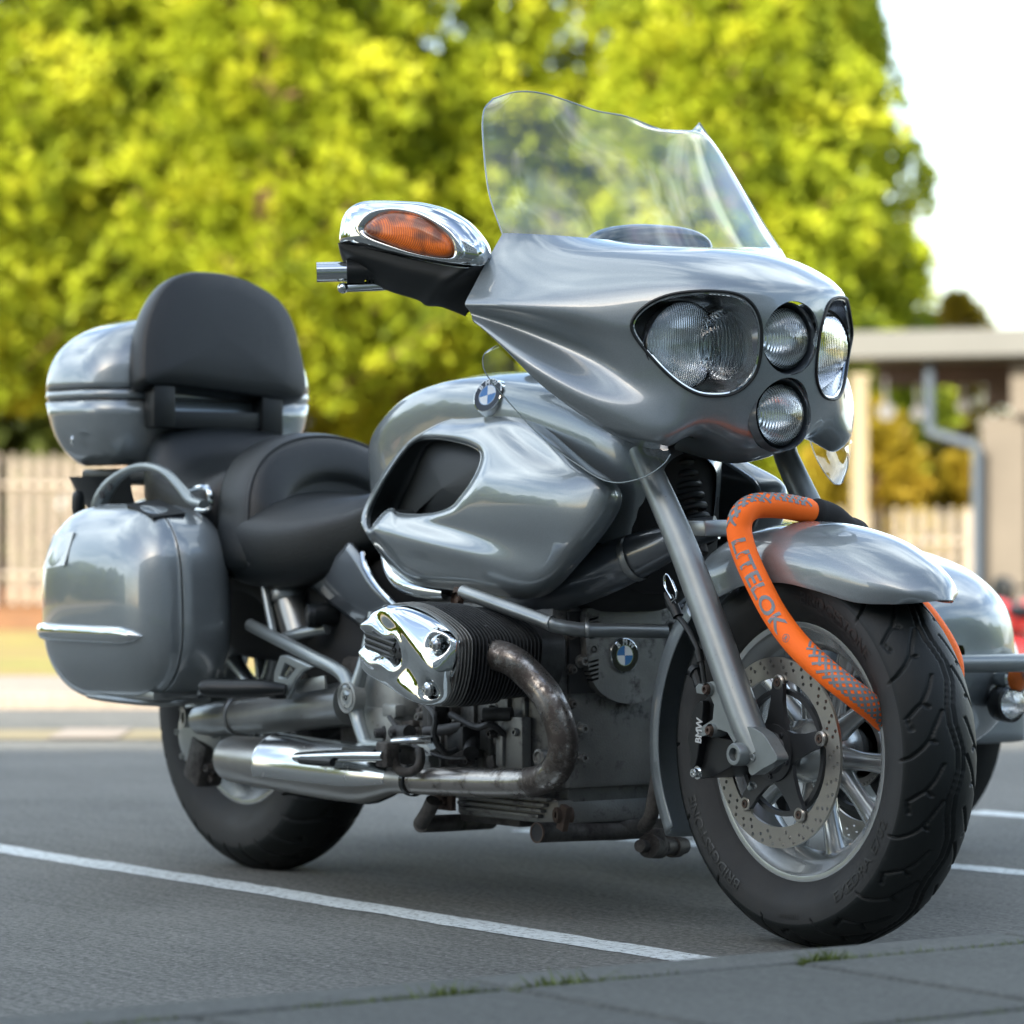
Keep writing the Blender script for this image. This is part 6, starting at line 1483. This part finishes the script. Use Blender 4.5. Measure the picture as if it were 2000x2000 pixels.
# sump with ribs and the lower rails that carry the sidecar
k_ = MB(); k_.box((.14, -.02, .185), (.15, .10, .022), None, .3)
for i in range(4): k_.box((.13, -.125, .176 + i * .010), (.14 - .008 * (3 - i), .006, .003), None, .3)
k_.build('sump', 'cast_aluminium', engine)
sd = MB(); sd.cyl(P(*c9(915, 428), -.16), P(*c9(1830, 395), .16), .0175, 20).tube([P(*c9(1722, 10), -.05), P(*c9(1690, 180), -.05), P(*c9(1665, 320), -.05), P(*c9(1620, 390), -.04)], .0125, 14, 5)
sd.tube([P(*c9(140, 370), -.18), P(*c9(300, 365), -.1), P(*c9(600, 350), .1)], .0155, 14, 3)
sd.tube([P(*c9(225, 215), -.19), P(*c9(190, 290), -.188), P(*c9(140, 370), -.185)], .0135, 14, 3)
rails = sd.build('sidecar_mount_rails', 'grimy_cast', bike)
sd = MB()
e0 = np.array(P(*c9(915, 428), -.16)); e1 = np.array(P(*c9(1830, 395), .16)); ed = (e0 - e1) / np.linalg.norm(e0 - e1); sd.lathe([(.0178, -.001), (.0178, .0025), (.0150, .0025), (.0150, .001)], e0, ed, 28)
sd.box(P(*c9(300, 225), -.16), (.028, .005, .014), None, .2).bolt(P(*c9(292, 222), -.168), (0, -1, 0), .006, .005)
sd.lathe([(.005, 0), (.010, .002), (.0135, 0), (.0135, -.03)], P(*c9(1032, 312), -.15), (-.3, -1, 0), 18).box(P(*c9(1090, 330), -.14), (.010, .006, .022), Matrix.Rotation(.3, 3, 'Y'), .3)
sd.build('rail_fittings', 'rust', rails)
sd = MB(); sd.lathe([(.0152, .0012), (0, .0010)], e0, ed, 24); sd.build('bore_shade', 'dull_dark', rails)  # dark disc on the closed end, painted as the shade inside a hollow rail
sd = MB(); q = P(*c9(1680, 515), .02); sd.cyl(P(*c9(1590, 515), -.01), P(*c9(1700, 520), .04), .011, 14).cyl(P(*c9(1650, 515), .01), P(*c9(1720, 520), .05), .021, 18).cyl(P(*c9(1740, 520), .05), P(*c9(1880, 515), .12), .015, 16).box(P(*c9(1690, 460), .03), (.014, .014, .016), None, .3).cyl(P(*c9(1800, 520), .08), P(*c9(1840, 520), .1), .019, 16); sd.build('ball_joint', 'grimy_cast', rails)
sd = MB(); sd.add(*superbox((.20, .05, .155), (.09, .06, .03), 3)); sd.box((.02, .0, .16), (.09, .07, .015), None, .3); sd.build('sump_guard', 'grimy_cast', engine)
sd = MB(); sd.box((.30, .18, .20), (.26, .02, .018), None, .3).box((-.2, .2, .2), (.3, .02, .018), None, .3); sd.build('sidecar_strut', 'dull_dark', rails)

# ------------------------------------------------------------------ sidecar on the far side
def scz(x, y, z): return x, y * (1 - .12 * max(0, z)), z
rows = []
# stations along X with half widths; the nose rounds down in front
for x, hw, zt, zb in ((.435, .012, .46, .42), (.425, .10, .53, .35), (.38, .19, .57, .29), (.30, .245, .61, .25), (.18, .28, .64, .225), (-.05, .31, .68, .21), (-.35, .33, .70, .205), (-.80, .33, .72, .205), (-1.2, .30, .70, .22), (-1.42, .22, .62, .28), (-1.47, .05, .5, .4)):
    zm = (zt + zb) / 2; yc = .682; L_ = []
    for k in range(16):
        a = 2 * PI * k / 16; cx_ = math.copysign(abs(math.cos(a)) ** .72, math.cos(a)); sz_ = math.copysign(abs(math.sin(a)) ** .72, math.sin(a)); L_.append((x, yc + hw * cx_, zm + (zt - zb) / 2 * sz_))
    rows.append(L_)
V, F, G = grid_geo(rows, 5, 6, closed_u=True)
side = obj('sidecar', V, F, 'silver_paint', bike, True, label='grey sidecar body with rounded nose')
b = MB(); b.tube([(-.5, .43, .415), (.15, .46, .42), (.36, .55, .425), (.50, .74, .428), (.52, .95, .428), (.50, 1.25, .428), (.44, 1.42, .43), (.2, 1.5, .42)], .0165, 18, 7); b.build('bumper_bar', 'frame_paint', side)
b = MB()
for p in ((.43, .60, .44), (.43, 1.0, .44)): b.cyl(p, (.28, p[1], .42), .010, 10)
b.build('bumper_stay', 'frame_paint', side)
for (px_, py_, X_, r_, mt, lb) in ((1985, 1324, .47, .026, 'amber_lens', 'indicator_lamp'), (1975, 1374, .47, .029, 'lamp_glass', 'position_lamp')):
    p = np.array(PX(px_, py_, X_)); q = MB(); q.lathe([(r_ * .5, -.05), (r_ * 1.1, -.03), (r_ * 1.22, -.006), (r_ * 1.2, .002), (r_, .004)], p, (1, 0, 0), 28); lr = q.build(lb, 'gloss_black' if mt != 'amber_lens' else 'chrome', side)
    q = MB(); q.lathe([(r_, .002), (r_ * .8, .012), (r_ * .4, .018), (0, .02), (0, .014), (r_ * .9, .0)], p, (1, 0, 0), 24); q.build('lens', mt, lr)
    q = MB(); q.lathe([(r_ * .95, -.001), (r_ * .5, -.02), (0, -.025)], p, (1, 0, 0), 20); q.build('lamp_reflector', 'reflector', lr)
sw = MB(); swc = np.array([-.45, 1.32, .29]); sw.lathe([(.19, -.045), (.23, -.065), (.275, -.06), (.29, 0), (.275, .06), (.23, .065), (.19, .045)], swc, (0, 1, 0), 48); wl2 = sw.build('sidecar_wheel', 'tread_rubber', side); sw = MB(); sw.lathe([(0, -.05), (.1, -.04), (.185, -.045), (.192, -.05), (.195, .05), (.185, .045), (.1, .03), (0, .03)], swc, (0, 1, 0), 40); sw.build('rim', 'wheel_alloy', wl2)
rows = arc_rows(swc, [(0, .33), (.05, .328), (.085, .315), (.09, .28)], -10, 190, 10)
V, F, G = grid_geo([[(x, y + swc[1], z) for x, y, z in r_] for r_ in mirror_rows(rows)], 4, 5); obj('sidecar_mudguard', V, F, 'silver_paint', side, True, mods=solid(.003, 0))
b = MB(); b.cyl((-.45, 1.05, .29), (-.45, 1.3, .29), .02, 12); b.build('sidecar_axle', 'steel_tube', side)

# ================================================================== the orange lock round the front wheel
loop = [(P(1655, 1037, .085), 'b'), (P(1625, 1012, .060), 'b'), (P(1600, 1002, .035), 'b'), (P(1585, 999, .018), 'o'), (P(1560, 994, -.01), 'o'), (P(1531, 989, -.040), 'o'), (P(1500, 987, -.072), 'o'), (P(1470, 990, -.103), 'o'), (P(1449, 1008, -.126), 'o'), (P(1444, 1040, -.133), 'o'),
        (P(1457, 1087, -.134), 'o'), (P(1482, 1142, -.134), 'o'), (P(1515, 1203, -.134), 'o'), (P(1558, 1260, -.132), 'o'), (P(1612, 1311, -.124), 'o'), (P(1664, 1352, -.102), 'o'), (P(1709, 1387, -.060), 'o'), (P(1735, 1408, -.018), 'o')]
near = np.array([p for p, k in loop])
far = np.array([(1.008, .03, .372), (1.012, .075, .376), (1.016, .108, .410), (1.006, .120, .465), (.950, .124, .525), (.880, .128, .570), (.815, .130, .610), (.790, .118, .665)])
path = np.vstack([near, far]); closedp = resamp(path, 400, True)
Ltot = np.concatenate([[0], np.cumsum(np.linalg.norm(np.diff(np.vstack([closedp, closedp[:1]]), axis=0), axis=1))])
# where the black sleeve ends (index of the point nearest to the seam)
i_s = int(np.argmin(np.linalg.norm(closedp - np.array(P(1585, 999, .018)), axis=1)))
black_pts = [closedp[i % 400] for i in range(400 - 26, 400 + i_s + 1, 3)]
orange_pts = [closedp[i] for i in range(i_s, 400 - 25, 3)]
RL = .0205
b = MB(); b.tube(orange_pts, [RL * .86] + [RL] * (len(orange_pts) - 2) + [RL * .86], 32, 3)
lock = b.build('wheel_lock', 'orange_cloth', None, sharp=60)
tag(lock, 'thick orange flexible lock looped through the front wheel, with grey lettering', 'bike lock')
b = MB(); n_ = len(black_pts); b.tube(black_pts, [RL * .80] + [RL * .98] * (n_ // 3) + [RL * 1.12] * (n_ - 2 - n_ // 3) + [RL * .84], 26, 3); b.build('lock_sleeve', 'black_cloth', lock)
# printing on the cover: mapped round the tube
oc = spline(np.array(orange_pts), 3); To, No, Bo = frames(oc); Lo = np.concatenate([[0], np.cumsum(np.linalg.norm(np.diff(oc, axis=0), axis=1))])
def on_tube(s, w, lift=.0007, camdir=None):
    """s along the tube, w round it (metres), w = 0 faces the side the lettering is printed on"""
    c_ = np.array([np.interp(s, Lo, oc[:, k]) for k in range(3)]); t_ = np.array([np.interp(s, Lo, To[:, k]) for k in range(3)]); t_ /= np.linalg.norm(t_)
    d_ = np.array([.58, -.81, .10]); d_ -= (d_ @ t_) * t_; d_ /= np.linalg.norm(d_); e_ = np.cross(d_, t_)
    a = w / RL; return c_ + (RL + lift) * (math.cos(a) * d_ + math.sin(a) * e_)
def s_at(px, py):
    q = ray(px, py); v = oc - CAM; k = v @ q / (q @ q); dist = np.linalg.norm(v - k[:, None] * q, axis=1); ok = oc[:, 1] < .0; dist[~ok] = 9; return Lo[int(np.argmin(dist))]
pm = MB()
s0, s1 = s_at(*c2(580, 385)), s_at(*c2(845, 800))
V, F = text_geo('LITELOK', .036, 0, .0009, 3); xs = [v[0] for v in V]; w_ = max(xs) - min(xs); k = (s1 - s0) / w_; x0_ = min(xs)
sg = 1.0
pm.add([on_tube(s0 + (v[0] - x0_) * k, (v[1] - .0125) * .95) for v in V], F)
sr = s_at(*c2(872, 828)); V, F = text_geo('R', .010, 0, .0002, 1); pm.add([on_tube(sr + (v[0] - .0033), (v[1] - .0035) - .004) for v in V], F)
cV = []; cF = []
for i in range(20):
    a = 2 * PI * i / 20
    for rr in (.0058, .0066): cV.append(on_tube(sr + rr * math.cos(a), rr * math.sin(a) - .004))
for i in range(20): cF.append((2 * i, 2 * i + 1, (2 * i + 3) % 40, (2 * i + 2) % 40))
pm.add(cV, cF)
# crossed lattice pattern
def strip(sa, wa, sb, wb, hw=.0021):
    n = 10; V = []; L_ = math.hypot(sb - sa, wb - wa); nx, ny = -(wb - wa) / L_ * hw, (sb - sa) / L_ * hw
    for i in range(n + 1): t = i / n; s = sa + (sb - sa) * t; w = wa + (wb - wa) * t; V += [on_tube(s + nx, w + ny), on_tube(s - nx, w - ny)]
    pm.add(V, [(2 * i, 2 * i + 1, 2 * i + 3, 2 * i + 2) for i in range(n)])
sA = s_at(*c2(915, 880)); sB = min(s_at(*c2(1260, 1250)), Lo[-1] - .1)
pitch = .0125; nst = int((sB - sA) / pitch)
for i in range(nst + 1):
    s = sA + i * pitch; grow = min(1, .35 + i * .16)
    strip(s, .027, s + .036 * grow, .027 - .036 * grow * 1.0); 
    if i > 0: strip(s - .0, .027 - .036 * grow, s + .036 * grow, .027)
sC, sD = s_at(*c2(700, 195)), s_at(*c2(575, 320))
for (a_, b_, wo) in ((s_at(*c2(905, 225)), sC, -.030), (sC, sD, -.024)):
    n2 = int(abs(b_ - a_) / pitch)
    for i in range(n2): s = a_ + i * pitch; strip(s, wo + .024, s + .020, wo + .002); strip(s, wo + .002, s + .020, wo + .024)
pm.build('lock_print', 'grey_print', lock, smooth=True)

# ------------------------------------------------------------------ pieces that stand apart become parts of their own
SPLIT = ['arm_joint', 'bracket_bolts', 'bumper_stay', 'caliper_bolts', 'cover_bolts', 'disc_bolts', 'engine_mounting', 'guard_bracket', 'lock_print', 'pivot_bolts', 'plug_holes', 'rail_fittings', 'rail_holes', 'sidecar_mount_rails', 'sidecar_strut', 'tyre_lettering', 'throttle_linkage', 'linkage_fittings', 'footboard_tread', 'backrest_mount', 'sump_guard', 'brake_hose', 'luggage_rack', 'seat_buckle', 'subframe', 'trunk']
def split_pieces(o, gap=.004):
    me = o.data; n = len(me.vertices); co = np.empty(n * 3, np.float32); me.vertices.foreach_get('co', co); co = co.reshape(-1, 3)
    par = list(range(n))
    def find(a):
        while par[a] != a: par[a] = par[par[a]]; a = par[a]
        return a
    for e in me.edges:
        a, b = find(e.vertices[0]), find(e.vertices[1])
        if a != b: par[a] = b
    root = np.array([find(i) for i in range(n)]); ids = np.unique(root)
    if len(ids) < 2 or len(ids) > 400: return
    bb = [(co[root == r].min(0) - gap, co[root == r].max(0) + gap) for r in ids]
    cl = list(range(len(ids)))
    def f2(a):
        while cl[a] != a: a = cl[a]
        return a
    for i in range(len(ids)):
        for j in range(i):
            if (bb[i][0] < bb[j][1]).all() and (bb[j][0] < bb[i][1]).all():
                a, b = f2(i), f2(j)
                if a != b: cl[a] = b
    groups = {}
    for i, r in enumerate(ids): groups.setdefault(f2(i), []).append(r)
    if len(groups) < 2 or len(groups) > 14: return
    gs = sorted(groups.values(), key=lambda g: -int(np.isin(root, g).sum()))
    faces = [tuple(p.vertices) for p in me.polygons]; mi = [p.material_index for p in me.polygons]; sm = [p.use_smooth for p in me.polygons]
    base = np.array(wloc(o)) if o.parent else np.array(o.location)
    first = True
    for g in gs:
        keep = np.isin(root, g); new = -np.ones(n, int); new[keep] = np.arange(int(keep.sum())); V = co[keep].astype(float); piv = (V.min(0) + V.max(0)) / 2
        F = [(k, f) for k, f in enumerate(faces) if keep[f[0]]]
        m2 = bpy.data.meshes.new(me.name); m2.from_pydata([tuple(v) for v in V - (0 if first else piv)], [], [tuple(int(new[i]) for i in f) for k, f in F])
        for mt in me.materials: m2.materials.append(mt)
        m2.polygons.foreach_set('material_index', [mi[k] for k, f in F]); m2.polygons.foreach_set('use_smooth', [sm[k] for k, f in F])
        if any(sm): m2.set_sharp_from_angle(angle=R(35))
        m2.update()
        if first: o.data = m2; first = False
        else:
            c = o.copy(); c.data = m2; scene.collection.objects.link(c); c.location = Vector(o.location) + Vector(piv)
for o in list(bpy.data.objects):
    if o.type == 'MESH' and o.parent is not None and o.name.split('.')[0] in SPLIT: split_pieces(o)
